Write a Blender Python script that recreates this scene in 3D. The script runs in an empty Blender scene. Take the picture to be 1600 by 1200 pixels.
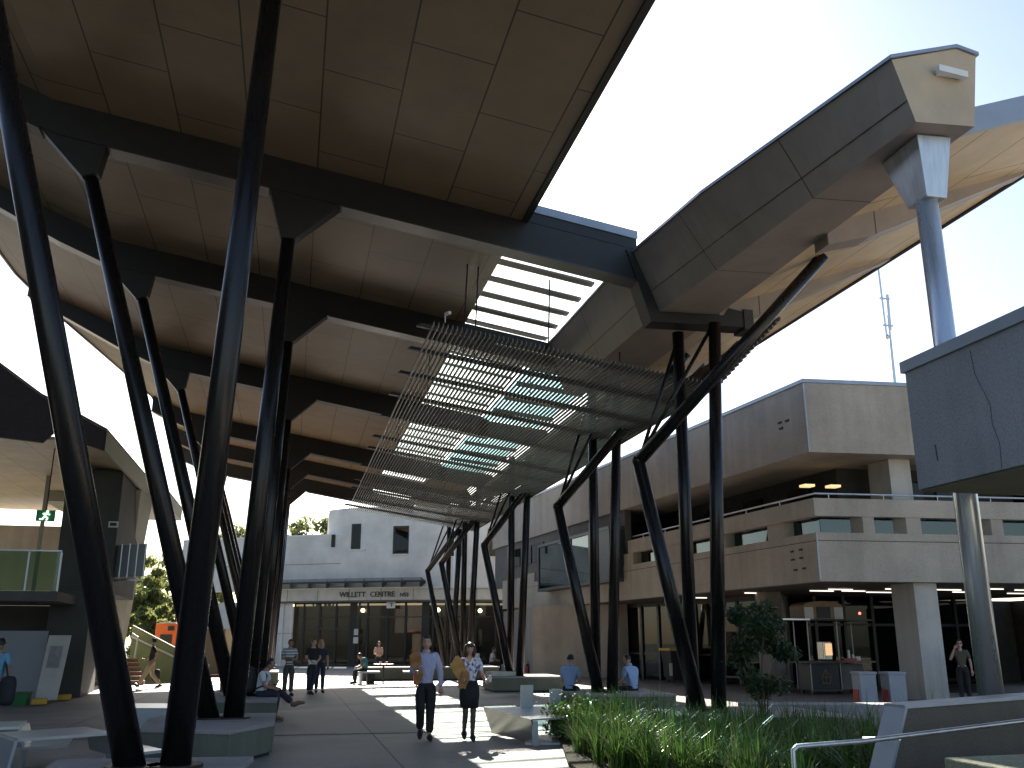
import bpy, bmesh, math, random
from mathutils import Vector, Matrix, Quaternion
R = math.radians
rnd = random.Random(7)
S = bpy.context.scene
COL = S.collection

# ------------------------------------------------------------------ materials
MATS = {}
def nodes(name):
    m = bpy.data.materials.new(name); m.use_nodes = True
    nt = m.node_tree; b = nt.nodes['Principled BSDF']; MATS[name] = m
    return m, nt, b
def noise(nt, scale, detail=4, rough=.55, vec=None):
    n = nt.nodes.new('ShaderNodeTexNoise'); n.inputs['Scale'].default_value = scale
    n.inputs['Detail'].default_value = detail; n.inputs['Roughness'].default_value = rough
    if vec is not None: nt.links.new(vec, n.inputs['Vector'])
    return n
def ramp(nt, fac, stops):
    r = nt.nodes.new('ShaderNodeValToRGB')
    while len(r.color_ramp.elements) < len(stops): r.color_ramp.elements.new(.5)
    for e, (p, c) in zip(r.color_ramp.elements, stops): e.position = p; e.color = (*c, 1)
    nt.links.new(fac, r.inputs[0]); return r
def mixc(nt, a, b, fac, mode='MULTIPLY'):
    m = nt.nodes.new('ShaderNodeMix'); m.data_type = 'RGBA'; m.blend_type = mode
    for v, i in ((a, 6), (b, 7)):
        if isinstance(v, tuple): m.inputs[i].default_value = (*v, 1)
        else: nt.links.new(v, m.inputs[i])
    if isinstance(fac, (int, float)): m.inputs[0].default_value = fac
    else: nt.links.new(fac, m.inputs[0])
    return m.outputs[2]
def objvec(nt, scale=(1, 1, 1), rot=(0, 0, 0), loc=(0, 0, 0)):
    t = nt.nodes.new('ShaderNodeTexCoord'); p = nt.nodes.new('ShaderNodeMapping')
    p.inputs['Scale'].default_value = scale; p.inputs['Rotation'].default_value = rot; p.inputs['Location'].default_value = loc
    nt.links.new(t.outputs['Object'], p.inputs['Vector']); return p.outputs['Vector']
def bump(nt, b, h, dist=.01, st=.5):
    k = nt.nodes.new('ShaderNodeBump'); k.inputs['Distance'].default_value = dist; k.inputs['Strength'].default_value = st
    nt.links.new(h, k.inputs['Height']); nt.links.new(k.outputs[0], b.inputs['Normal'])
def plain(name, col, rough=.6, metal=0, var=.15, vs=3, spec=.5, bmp=0):
    m, nt, b = nodes(name)
    n = noise(nt, vs, 5, .6, objvec(nt))
    lo = tuple(max(0, c * (1 - var)) for c in col); hi = tuple(min(1, c * (1 + var)) for c in col)
    r = ramp(nt, n.outputs['Fac'], [(.3, lo), (.7, hi)])
    nt.links.new(r.outputs[0], b.inputs['Base Color'])
    b.inputs['Roughness'].default_value = rough; b.inputs['Metallic'].default_value = metal
    b.inputs['Specular IOR Level'].default_value = spec
    if bmp: bump(nt, b, noise(nt, bmp, 3, .6, objvec(nt, (1.6, 1.6, .8))).outputs['Fac'], .03 if bmp < 20 else .01, .6)
    return m
def emit(name, col, st):
    m, nt, b = nodes(name)
    b.inputs['Base Color'].default_value = (*col, 1); b.inputs['Emission Color'].default_value = (*col, 1)
    b.inputs['Emission Strength'].default_value = st; return m
def concrete(name, col, streak=.35, fleck=.3, grain=60):
    m, nt, b = nodes(name)
    v = objvec(nt)
    big = noise(nt, .45, 6, .62, v); r1 = ramp(nt, big.outputs['Fac'], [(.3, tuple(c * .78 for c in col)), (.7, tuple(c * 1.15 for c in col))])
    st = noise(nt, 1.0, 4, .6, objvec(nt, (2.2, 2.2, .12)))
    r2 = ramp(nt, st.outputs['Fac'], [(.42, (.55, .52, .5)), (.58, (1, 1, 1))])
    c = mixc(nt, r1.outputs[0], r2.outputs[0], streak)
    sp = noise(nt, grain, 2, .7, v); r3 = ramp(nt, sp.outputs['Fac'], [(.38, (.45, .45, .45)), (.5, (1, 1, 1)), (.64, (1.25, 1.25, 1.25))])
    c = mixc(nt, c, r3.outputs[0], fleck)
    nt.links.new(c, b.inputs['Base Color']); b.inputs['Roughness'].default_value = .85
    bump(nt, b, sp.outputs['Fac'], .012, .5)
    return m
def board(name, col, w=2.4, h=1.2, joint=.012, var=.12, swap=True, rough=.5):
    """sheet cladding with staggered open joints"""
    m, nt, b = nodes(name)
    t = nt.nodes.new('ShaderNodeTexCoord'); s = nt.nodes.new('ShaderNodeSeparateXYZ'); nt.links.new(t.outputs['Object'], s.inputs[0])
    k = nt.nodes.new('ShaderNodeCombineXYZ')
    if swap == 'YZ': nt.links.new(s.outputs[1], k.inputs[0]); nt.links.new(s.outputs[2], k.inputs[1])
    elif swap == 'XZ': nt.links.new(s.outputs[0], k.inputs[0]); nt.links.new(s.outputs[2], k.inputs[1])
    else: nt.links.new(s.outputs[1], k.inputs[0]); nt.links.new(s.outputs[0], k.inputs[1])
    br = nt.nodes.new('ShaderNodeTexBrick'); nt.links.new(k.outputs[0], br.inputs['Vector'])
    br.inputs['Scale'].default_value = 1; br.inputs['Brick Width'].default_value = w; br.inputs['Row Height'].default_value = h
    br.inputs['Mortar Size'].default_value = joint; br.inputs['Mortar Smooth'].default_value = 0
    br.inputs['Color1'].default_value = (*[c * (1 - var) for c in col], 1); br.inputs['Color2'].default_value = (*[c * (1 + var * .6) for c in col], 1)
    br.inputs['Mortar'].default_value = (*[c * .22 for c in col], 1)
    n = noise(nt, 1.3, 6, .65, t.outputs['Object']); r = ramp(nt, n.outputs['Fac'], [(.3, (.82, .82, .82)), (.7, (1.08, 1.06, 1.04))])
    c = mixc(nt, br.outputs['Color'], r.outputs[0], 1)
    nt.links.new(c, b.inputs['Base Color']); b.inputs['Roughness'].default_value = rough
    return m
def glass(name, tint, refl=.08, gloss_rough=.02, dens=.5):
    """thin pane: tinted see-through plus mirror reflection"""
    m, nt, b = nodes(name); nt.nodes.remove(b)
    tr = nt.nodes.new('ShaderNodeBsdfTransparent'); tr.inputs[0].default_value = (*tint, 1)
    gl = nt.nodes.new('ShaderNodeBsdfGlossy'); gl.inputs['Roughness'].default_value = gloss_rough
    lw = nt.nodes.new('ShaderNodeLayerWeight'); lw.inputs[0].default_value = .5
    pw = nt.nodes.new('ShaderNodeMath'); pw.operation = 'POWER'; pw.inputs[1].default_value = 4; nt.links.new(lw.outputs['Facing'], pw.inputs[0])
    ad = nt.nodes.new('ShaderNodeMath'); ad.operation = 'ADD'; ad.inputs[1].default_value = refl; ad.use_clamp = True; nt.links.new(pw.outputs[0], ad.inputs[0])
    mx = nt.nodes.new('ShaderNodeMixShader'); nt.links.new(ad.outputs[0], mx.inputs[0])
    nt.links.new(tr.outputs[0], mx.inputs[1]); nt.links.new(gl.outputs[0], mx.inputs[2])
    nt.links.new(mx.outputs[0], nt.nodes['Material Output'].inputs[0]); return m
def frosted(name, tint):
    m, nt, b = nodes(name); nt.nodes.remove(b)
    tr = nt.nodes.new('ShaderNodeBsdfTransparent'); tr.inputs[0].default_value = (*tint, 1)
    tl = nt.nodes.new('ShaderNodeBsdfTranslucent'); tl.inputs[0].default_value = (*tint, 1)
    mx = nt.nodes.new('ShaderNodeMixShader'); mx.inputs[0].default_value = .35
    nt.links.new(tr.outputs[0], mx.inputs[1]); nt.links.new(tl.outputs[0], mx.inputs[2])
    nt.links.new(mx.outputs[0], nt.nodes['Material Output'].inputs[0]); return m
def leaf(name, c1, c2, tl=.4, rough=.45, dry=None):
    m, nt, b = nodes(name)
    g = nt.nodes.new('ShaderNodeNewGeometry')
    r = ramp(nt, g.outputs['Random Per Island'], [(0, c1), (1, c2)] if dry is None else [(0, c1), (.93, c2), (.955, dry), (1, tuple(c * .7 for c in dry))])
    nt.links.new(r.outputs[0], b.inputs['Base Color']); b.inputs['Roughness'].default_value = rough
    t = nt.nodes.new('ShaderNodeBsdfTranslucent'); nt.links.new(r.outputs[0], t.inputs[0])
    mx = nt.nodes.new('ShaderNodeMixShader'); mx.inputs[0].default_value = tl
    nt.links.new(b.outputs[0], mx.inputs[1]); nt.links.new(t.outputs[0], mx.inputs[2])
    nt.links.new(mx.outputs[0], nt.nodes['Material Output'].inputs[0]); return m

def paving():
    m, nt, b = nodes('paving')
    t = nt.nodes.new('ShaderNodeTexCoord')
    n1 = noise(nt, .25, 7, .65, t.outputs['Object']); n2 = noise(nt, 18, 3, .7, t.outputs['Object'])
    r1 = ramp(nt, n1.outputs['Fac'], [(.3, (.25, .23, .215)), (.7, (.37, .34, .315))])
    r2 = ramp(nt, n2.outputs['Fac'], [(.35, (.8, .8, .8)), (.65, (1.12, 1.12, 1.12))])
    c = mixc(nt, r1.outputs[0], r2.outputs[0], .7)
    # slab tone and joints
    br = nt.nodes.new('ShaderNodeTexBrick'); mp = nt.nodes.new('ShaderNodeMapping'); mp.inputs['Location'].default_value = (-1.65, -.62, 0)
    nt.links.new(t.outputs['Object'], mp.inputs[0]); nt.links.new(mp.outputs[0], br.inputs['Vector'])
    br.offset = 0; br.inputs['Scale'].default_value = 1; br.inputs['Brick Width'].default_value = 2.95; br.inputs['Row Height'].default_value = 6.0
    br.inputs['Mortar Size'].default_value = .018; br.inputs['Mortar Smooth'].default_value = .2
    br.inputs['Color1'].default_value = (.78, .77, .78, 1); br.inputs['Color2'].default_value = (1.06, 1.04, 1.0, 1); br.inputs['Mortar'].default_value = (.3, .29, .28, 1)
    c = mixc(nt, c, br.outputs['Color'], 1)
    # blotches of spilt drink and wear
    n3 = noise(nt, .9, 5, .7, t.outputs['Object']); r3 = ramp(nt, n3.outputs['Fac'], [(.3, (.62, .6, .58)), (.42, (1, 1, 1))])
    c = mixc(nt, c, r3.outputs[0], .75)
    vo = nt.nodes.new('ShaderNodeTexVoronoi'); vo.inputs['Scale'].default_value = 2.6; nt.links.new(t.outputs['Object'], vo.inputs['Vector'])
    r4 = ramp(nt, vo.outputs['Distance'], [(.045, (.45, .44, .43)), (.075, (1, 1, 1))]); c = mixc(nt, c, r4.outputs[0], .8)
    n5 = noise(nt, .16, 3, .5, t.outputs['Object']); r5 = ramp(nt, n5.outputs['Fac'], [(.42, (.80, .79, .80)), (.46, (1, 1, 1)), (.56, (1, 1, 1)), (.6, (1.1, 1.08, 1.05))]); c = mixc(nt, c, r5.outputs[0], 1)
    nt.links.new(c, b.inputs['Base Color'])
    b.inputs['Roughness'].default_value = .62
    bump(nt, b, n2.outputs['Fac'], .006, .35); return m

paving()
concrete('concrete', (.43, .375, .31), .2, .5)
concrete('concrete_shadow_side', (.27, .24, .21), .25, .5)  # darker copy of the concrete, shade put into its colour
concrete('concrete_grey', (.33, .34, .365), .2, .28, 38)
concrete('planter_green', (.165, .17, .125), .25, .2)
concrete('planter_top', (.36, .33, .32), .15, .3)
concrete('ramp_concrete', (.15, .13, .11), .2, .35)
concrete('pale_concrete', (.50, .47, .43), .3, .25)
concrete('mossy', (.34, .35, .24), .3, .5, 30)
concrete('render_white', (.66, .63, .58), .05, .06)
board('soffit', (.285, .20, .122), 2.6, 1.25, .014, .07)
board('soffit_cream', (.60, .46, .30), 5.2, 1.3, .012, .04)
board('box_cladding', (.34, .28, .245), 2.9, 9, .012, .06)
board('box_cladding_lit', (.52, .41, .28), 9, 9, .0, .03)  # same cladding as the box, lightened so its colour carries the light
board('tan_ceiling', (.52, .42, .28), 2.4, 1.2, .008, .05)
board('fascia_panels', (.62, .59, .53), 2.1, 9, .02, .05, 'XZ')
plain('beam_steel', (.022, .020, .020), .5, .1, .2, 4)
plain('flange', (.06, .054, .05), .35, .5, .15)
plain('black', (.012, .012, .013), .5, 0, .2)
plain('flashing', (.30, .34, .40), .4, .3, .08)
def colmetal(name, col, rough, metal, st=.5):
    m, nt, b = nodes(name)
    v = objvec(nt, (6, 6, .6)); n = noise(nt, .5 if name == 'post_metal' else 3, 5, .65, v)
    r = ramp(nt, n.outputs['Fac'], [(.3, tuple(c * .85 for c in col)), (.7, tuple(c * 1.15 for c in col))])
    nt.links.new(r.outputs[0], b.inputs['Base Color'])
    rr = ramp(nt, n.outputs['Fac'], [(.3, (rough * .85,) * 3), (.7, (rough * 1.2,) * 3)]); nt.links.new(rr.outputs[0], b.inputs['Roughness'])
    b.inputs['Metallic'].default_value = metal; return m
colmetal('column_paint', (.024, .021, .021), .28, .6)
colmetal('post_metal', (.74, .77, .82), .28, .72)
colmetal('galvanised', (.55, .56, .58), .38, .85)
colmetal('slat_metal', (.15, .14, .12), .42, .45)
plain('post_metal_dull', (.22, .22, .22), .4, .7, .1)
plain('white_steel', (.46, .48, .50), .3, .35, .06)
plain('white_paint', (.72, .72, .70), .5, 0, .06)
plain('dark_wall', (.062, .062, .056), .7, 0, .2, 1.5)
plain('dark_roof', (.040, .028, .026), .75, 0, .2)
plain('fin_panel', (.38, .37, .30), .6, 0, .08, 1)
plain('green_wall', (.28, .31, .15), .8, 0, .12, 2)
plain('brick_riser', (.30, .15, .09), .8, 0, .2, 8)
plain('tread', (.5, .45, .38), .8, 0, .1)
plain('timber', (.25, .16, .09), .6, 0, .2)
plain('interior_dark', (.035, .032, .03), .8, 0, .3)
plain('interior_mid', (.12, .108, .097), .8, 0, .2, 2)
plain('interior_floor', (.06, .05, .043), .5, 0, .2)
plain('frame_dark', (.022, .022, .024), .4, .2, .1)
plain('orange', (.75, .13, .02), .45, 0, .08)
plain('red', (.42, .03, .025), .5, 0, .1)
plain('yellow', (.62, .36, .04), .6, 0, .12)
plain('bin_green', (.03, .16, .05), .5, 0, .1)
plain('hoarding', (.30, .31, .33), .6, 0, .05, 1)
plain('poster', (.56, .52, .47), .6, 0, .1, 2)
plain('poster_print', (.30, .28, .26), .6, 0, .25, 6)
plain('pale_paving', (.60, .52, .42), .8, 0, .15, 1)
plain('dark_ground', (.045, .055, .025), .9, 0, .3, 2)
plain('soil', (.075, .052, .036), .95, 0, .4, 12, .2, 30)
plain('bark', (.16, .12, .09), .9, 0, .3, 8)
plain('box_grey', (.30, .33, .38), .6, 0, .08)
plain('stainless', (.62, .60, .56), .25, .95, .05)
plain('lettering', (.03, .03, .032), .5, 0, .05)
plain('exit_green', (.01, .22, .06), .4, 0, .05)
glass('clear_glass', (.86, .92, .90), .05)
glass('dark_glass', (.26, .27, .26), .025)
glass('teal_glass', (.22, .40, .37), .08)
glass('green_glass', (.55, .70, .60), .04)
frosted('teal_panel', (.60, .77, .78))
leaf('leaf_gum', (.11, .14, .04), (.25, .26, .09), .6)
leaf('leaf_shrub', (.025, .05, .02), (.05, .085, .03), .3)
leaf('grass_blade', (.035, .075, .016), (.13, .23, .045), .45, .3, (.26, .22, .09))
emit('lamp_dim', (1, .62, .3), .22); emit('terrace_glow', (1, .72, .35), .3); emit('lamp_warm', (1, .72, .35), 2.2); emit('lamp_white', (1, .93, .8), .55); emit('lamp_red', (1, .05, .04), 4); emit('exit_white', (.75, 1, .8), 1.2)
# people
plain('skin_light', (.52, .31, .22), .5, 0, .05); plain('skin_tan', (.36, .20, .13), .5, 0, .05); plain('skin_dark', (.12, .065, .045), .5, 0, .05)
plain('lips', (.36, .12, .10), .5); plain('eye', (.02, .015, .012), .2)
plain('hair_black', (.014, .011, .010), .45, 0, .3, 60); plain('hair_brown', (.055, .028, .016), .45, 0, .3, 60); plain('hair_blond', (.50, .30, .14), .45, 0, .3, 60)
plain('shirt_lilac', (.44, .46, .66), .8, 0, .07, 9, .5, 13); plain('shirt_blue', (.30, .42, .66), .8, 0, .07, 9, .5, 13); plain('shirt_white', (.66, .67, .70), .8, 0, .05, 9, .5, 13)
plain('shirt_sky', (.16, .36, .55), .8, 0, .07, 9, .5, 13); plain('cloth_black', (.014, .014, .017), .8, 0, .3, 9); plain('cloth_navy', (.022, .026, .048), .8, 0, .2, 9)
plain('cloth_grey', (.075, .072, .07), .8, 0, .2, 9, .5, 13); plain('cloth_beige', (.42, .32, .20), .8, 0, .1, 9, .5, 13); plain('cloth_olive', (.085, .075, .05), .8, 0, .2, 9)
plain('cloth_red', (.45, .03, .04), .8, 0, .1, 9); plain('cloth_teal', (.04, .16, .19), .8, 0, .1, 9); plain('cloth_peach', (.52, .34, .29), .8, 0, .1, 9, .5, 13)
plain('envelope', (.52, .27, .075), .6, 0, .1, 5); plain('envelope_dark', (.34, .15, .05), .6, 0, .15, 5); plain('shoe', (.015, .014, .013), .4); plain('shoe_tan', (.22, .13, .08), .6); plain('cup_white', (.75, .74, .7), .4)
plain('backpack', (.018, .02, .028), .7, 0, .2, 8); plain('tights', (.095, .072, .055), .6, 0, .1, 6)
def fabric_pattern(name, kind):
    m, nt, b = nodes(name)
    if kind == 'stripe':
        w = nt.nodes.new('ShaderNodeTexWave'); w.bands_direction = 'Z'; w.inputs['Scale'].default_value = 3.6; w.inputs['Distortion'].default_value = .8
        nt.links.new(objvec(nt), w.inputs['Vector'])
        r = ramp(nt, w.outputs['Fac'], [(.55, (.62, .62, .62)), (.7, (.10, .12, .17))])
    else:
        v = nt.nodes.new('ShaderNodeTexVoronoi'); v.inputs['Scale'].default_value = 24; nt.links.new(objvec(nt), v.inputs['Vector'])
        r = ramp(nt, v.outputs['Color'], [(.25, (.08, .10, .28)), (.42, (.35, .30, .50)), (.5, (.72, .73, .76))])
    nt.links.new(r.outputs[0], b.inputs['Base Color']); b.inputs['Roughness'].default_value = .8
fabric_pattern('shirt_striped', 'stripe'); fabric_pattern('blouse_floral', 'flower')

# ------------------------------------------------------------------ mesh helpers
class MB:
    def __init__(s): s.v = []; s.f = []; s.m = []; s.mi = 0
    def add(s, vs, fs):
        o = len(s.v); s.v += [tuple(v) for v in vs]; s.f += [tuple(i + o for i in f) for f in fs]; s.m += [s.mi] * len(fs); return s
    def hexa(s, p): return s.add(p, [(3, 2, 1, 0), (4, 5, 6, 7), (0, 1, 5, 4), (1, 2, 6, 5), (2, 3, 7, 6), (3, 0, 4, 7)])
    def box(s, c, d, rz=0, tilt=None):
        x, y, z = d[0] / 2, d[1] / 2, d[2] / 2
        M = Matrix.Rotation(rz, 3, 'Z')
        if tilt: M = M @ Matrix.Rotation(tilt[1], 3, tilt[0])
        return s.hexa([Vector(c) + M @ Vector(p) for p in [(-x, -y, -z), (x, -y, -z), (x, y, -z), (-x, y, -z), (-x, -y, z), (x, -y, z), (x, y, z), (-x, y, z)]])
    def prism(s, poly, z0, z1):
        a = sum(poly[i][0] * poly[(i + 1) % len(poly)][1] - poly[(i + 1) % len(poly)][0] * poly[i][1] for i in range(len(poly)))
        if a < 0: poly = poly[::-1]
        n = len(poly)
        f0 = z0 if callable(z0) else (lambda x, y: z0)
        f1 = z1 if callable(z1) else (lambda x, y: z1)
        vs = [(x, y, f0(x, y)) for x, y in poly] + [(x, y, f1(x, y)) for x, y in poly]
        return s.add(vs, [tuple(range(n))[::-1], tuple(range(n, 2 * n))] + [(i, (i + 1) % n, n + (i + 1) % n, n + i) for i in range(n)])
    def profile(s, poly, y0, y1):
        """XZ polygon extruded along Y"""
        n = len(poly)
        a = sum(poly[i][0] * poly[(i + 1) % n][1] - poly[(i + 1) % n][0] * poly[i][1] for i in range(n))
        if a < 0: poly = poly[::-1]
        vs = [(x, y0, z) for x, z in poly] + [(x, y1, z) for x, z in poly]
        return s.add(vs, [tuple(range(n)), tuple(range(n, 2 * n))[::-1]] + [(i, n + i, n + (i + 1) % n, (i + 1) % n) for i in range(n)])
    def loft(s, rings, caps=True):
        n = len(rings[0]); vs = [p for r in rings for p in r]; fs = []
        for k in range(len(rings) - 1):
            for i in range(n): fs.append((k * n + i, k * n + (i + 1) % n, (k + 1) * n + (i + 1) % n, (k + 1) * n + i))
        if caps: fs += [tuple(range(n))[::-1], tuple(range((len(rings) - 1) * n, len(rings) * n))]
        return s.add(vs, fs)
    def tube(s, pts, rad, n=10, caps=True):
        pts = [Vector(p) for p in pts]; rad = rad if isinstance(rad, (list, tuple)) else [rad] * len(pts)
        rings = []; prev = None
        for i, p in enumerate(pts):
            d = ((pts[min(i + 1, len(pts) - 1)] - p).normalized() + (p - pts[max(i - 1, 0)]).normalized()).normalized()
            if prev is None:
                u = d.orthogonal().normalized()
            else:
                u = (prev - d * prev.dot(d)).normalized()
            prev = u; w = d.cross(u)
            rings.append([p + (u * math.cos(2 * math.pi * k / n) + w * math.sin(2 * math.pi * k / n)) * rad[i] for k in range(n)])
        return s.loft(rings, caps)
    def ball(s, c, r, nu=12, nv=8, fn=None):
        r = r if isinstance(r, (tuple, list)) else (r, r, r); rings = []
        vs = []; fs = []
        for j in range(nv + 1):
            t = math.pi * (.02 + .96 * j / nv)
            for i in range(nu):
                a = 2 * math.pi * i / nu; p = Vector((math.sin(t) * math.cos(a), math.sin(t) * math.sin(a), -math.cos(t)))
                if fn: p = fn(p)
                vs.append((c[0] + p.x * r[0], c[1] + p.y * r[1], c[2] + p.z * r[2]))
        for j in range(nv):
            for i in range(nu): fs.append((j * nu + i, j * nu + (i + 1) % nu, (j + 1) * nu + (i + 1) % nu, (j + 1) * nu + i))
        fs += [tuple(range(nu))[::-1], tuple(range(nv * nu, (nv + 1) * nu))]
        return s.add(vs, fs)
    def mesh(s, m): s.mi = m; return s
    def build(s, name, mats, parent=None, smooth=False, local=False, loc=None, bevel=0):
        off = Vector((0, 0, 0))
        if not local:
            if parent is not None:
                r = parent
                while r is not None: off += Vector(r.location); r = r.parent
            elif loc is not None: off = Vector(loc)
        me = bpy.data.meshes.new(name); me.from_pydata([Vector(v) - off for v in s.v], [], s.f); me.update()
        for m in (mats if isinstance(mats, (list, tuple)) else [mats]): me.materials.append(MATS[m])
        me.polygons.foreach_set('material_index', s.m)
        if bevel:
            bm = bmesh.new(); bm.from_mesh(me)
            bmesh.ops.bevel(bm, geom=bm.edges[:], offset=bevel, segments=2, affect='EDGES', profile=.5, clamp_overlap=True)
            bm.to_mesh(me); bm.free()
        if smooth: me.polygons.foreach_set('use_smooth', [True] * len(me.polygons))
        o = bpy.data.objects.new(name, me); COL.objects.link(o)
        if parent is not None: o.parent = parent
        elif loc is not None: o.location = loc
        return o
def tag(o, label=None, cat=None, group=None, kind=None):
    for k, v in (('label', label), ('category', cat), ('group', group), ('kind', kind)):
        if v: o[k] = v
    return o
def thing(name, label, cat, loc=(0, 0, 0), rz=0, group=None):
    o = bpy.data.objects.new(name, None); COL.objects.link(o); o.location = loc; o.rotation_euler = (0, 0, rz); o.empty_display_size = .2
    return tag(o, label, cat, group)
def copy_tree(o, parent=None):
    c = o.copy(); COL.objects.link(c)
    if parent is not None: c.parent = parent
    for ch in list(o.children): copy_tree(ch, c)
    return c
def lerp(a, b, t): return a + (b - a) * t

# ------------------------------------------------------------------ people
def skin(vs, es, rad, lv=2):
    me = bpy.data.meshes.new('t'); me.from_pydata([Vector(v) for v in vs], es, [])
    o = bpy.data.objects.new('t', me); COL.objects.link(o)
    sm = o.modifiers.new('s', 'SKIN'); sm.use_smooth_shade = True
    for i, r in enumerate(rad):
        d = me.skin_vertices[0].data[i]; d.radius = r if isinstance(r, tuple) else (r, r); d.use_root = (i == 0)
    sb = o.modifiers.new('u', 'SUBSURF'); sb.levels = lv; sb.render_levels = lv
    bpy.context.view_layer.update()
    e = bpy.data.meshes.new_from_object(o.evaluated_get(bpy.context.evaluated_depsgraph_get()))
    V = [v.co.copy() for v in e.vertices]; Fc = [tuple(p.vertices) for p in e.polygons]
    bpy.data.objects.remove(o); bpy.data.meshes.remove(me); bpy.data.meshes.remove(e)
    return V, Fc
def headfn(p):
    q = p.copy()
    if q.z < 0: k = 1 + .38 * q.z * (1 if q.y < .2 else .6); q.x *= k; q.y *= (1 + .12 * q.z)
    if p.y < -.5 and abs(p.x) < .3 and -.35 < p.z < .18: q.y -= .16 * (1 - abs(p.x) / .3) * (.5 - p.z)   # nose
    if p.y < -.5 and .08 < p.z < .32: q.y += .05                                                            # eye line
    if p.z < -.75 and p.y < -.2: q.y -= .06                                                                 # chin
    return q
BASE = dict(pelvis=(0, 0, .97), waist=(0, .005, 1.10), chest=(0, .0, 1.30), neck=(0, .015, 1.46), head=(0, -.015, 1.625),
            shl=(.175, .01, 1.405), shr=(-.175, .01, 1.405), ell=(.235, .03, 1.13), elr=(-.235, .03, 1.13), wrl=(.245, -.03, .88), wrr=(-.245, -.03, .88),
            hil=(.092, 0, .92), hir=(-.092, 0, .92), knl=(.10, -.015, .50), knr=(-.10, -.015, .50), anl=(.105, .015, .085), anr=(-.105, .015, .085), tol=(.12, -.16, .03), tor=(-.12, -.16, .03))
def hand(m, wr, d, side, curl, face):
    d = d.normalized(); up = face - d * face.dot(d)
    if up.length < .05: up = Vector((0, 0, 1)) - d * d.z
    up = up.normalized(); sx = d.cross(up) * side
    m.tube([wr - d * .01, wr + d * .035, wr + d * .085], [.026, .036, .034], 8)
    for i, (L, off) in enumerate(((.070, -.028), (.080, -.010), (.075, .009), (.058, .027))):
        b = wr + d * .078 + sx * off; j = b + (d * (1 - .3 * curl) + up * .55 * curl).normalized() * L * .5; t = j + (d * (1 - curl) + up * curl).normalized() * L * .5
        m.tube([b, j, t], [.0095, .0085, .006], 6)
    b = wr + d * .03 - sx * .03; m.tube([b, b - sx * .03 + d * .03 + up * .012, b - sx * .03 + d * .062 + up * .026], [.012, .010, .007], 6)
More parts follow.
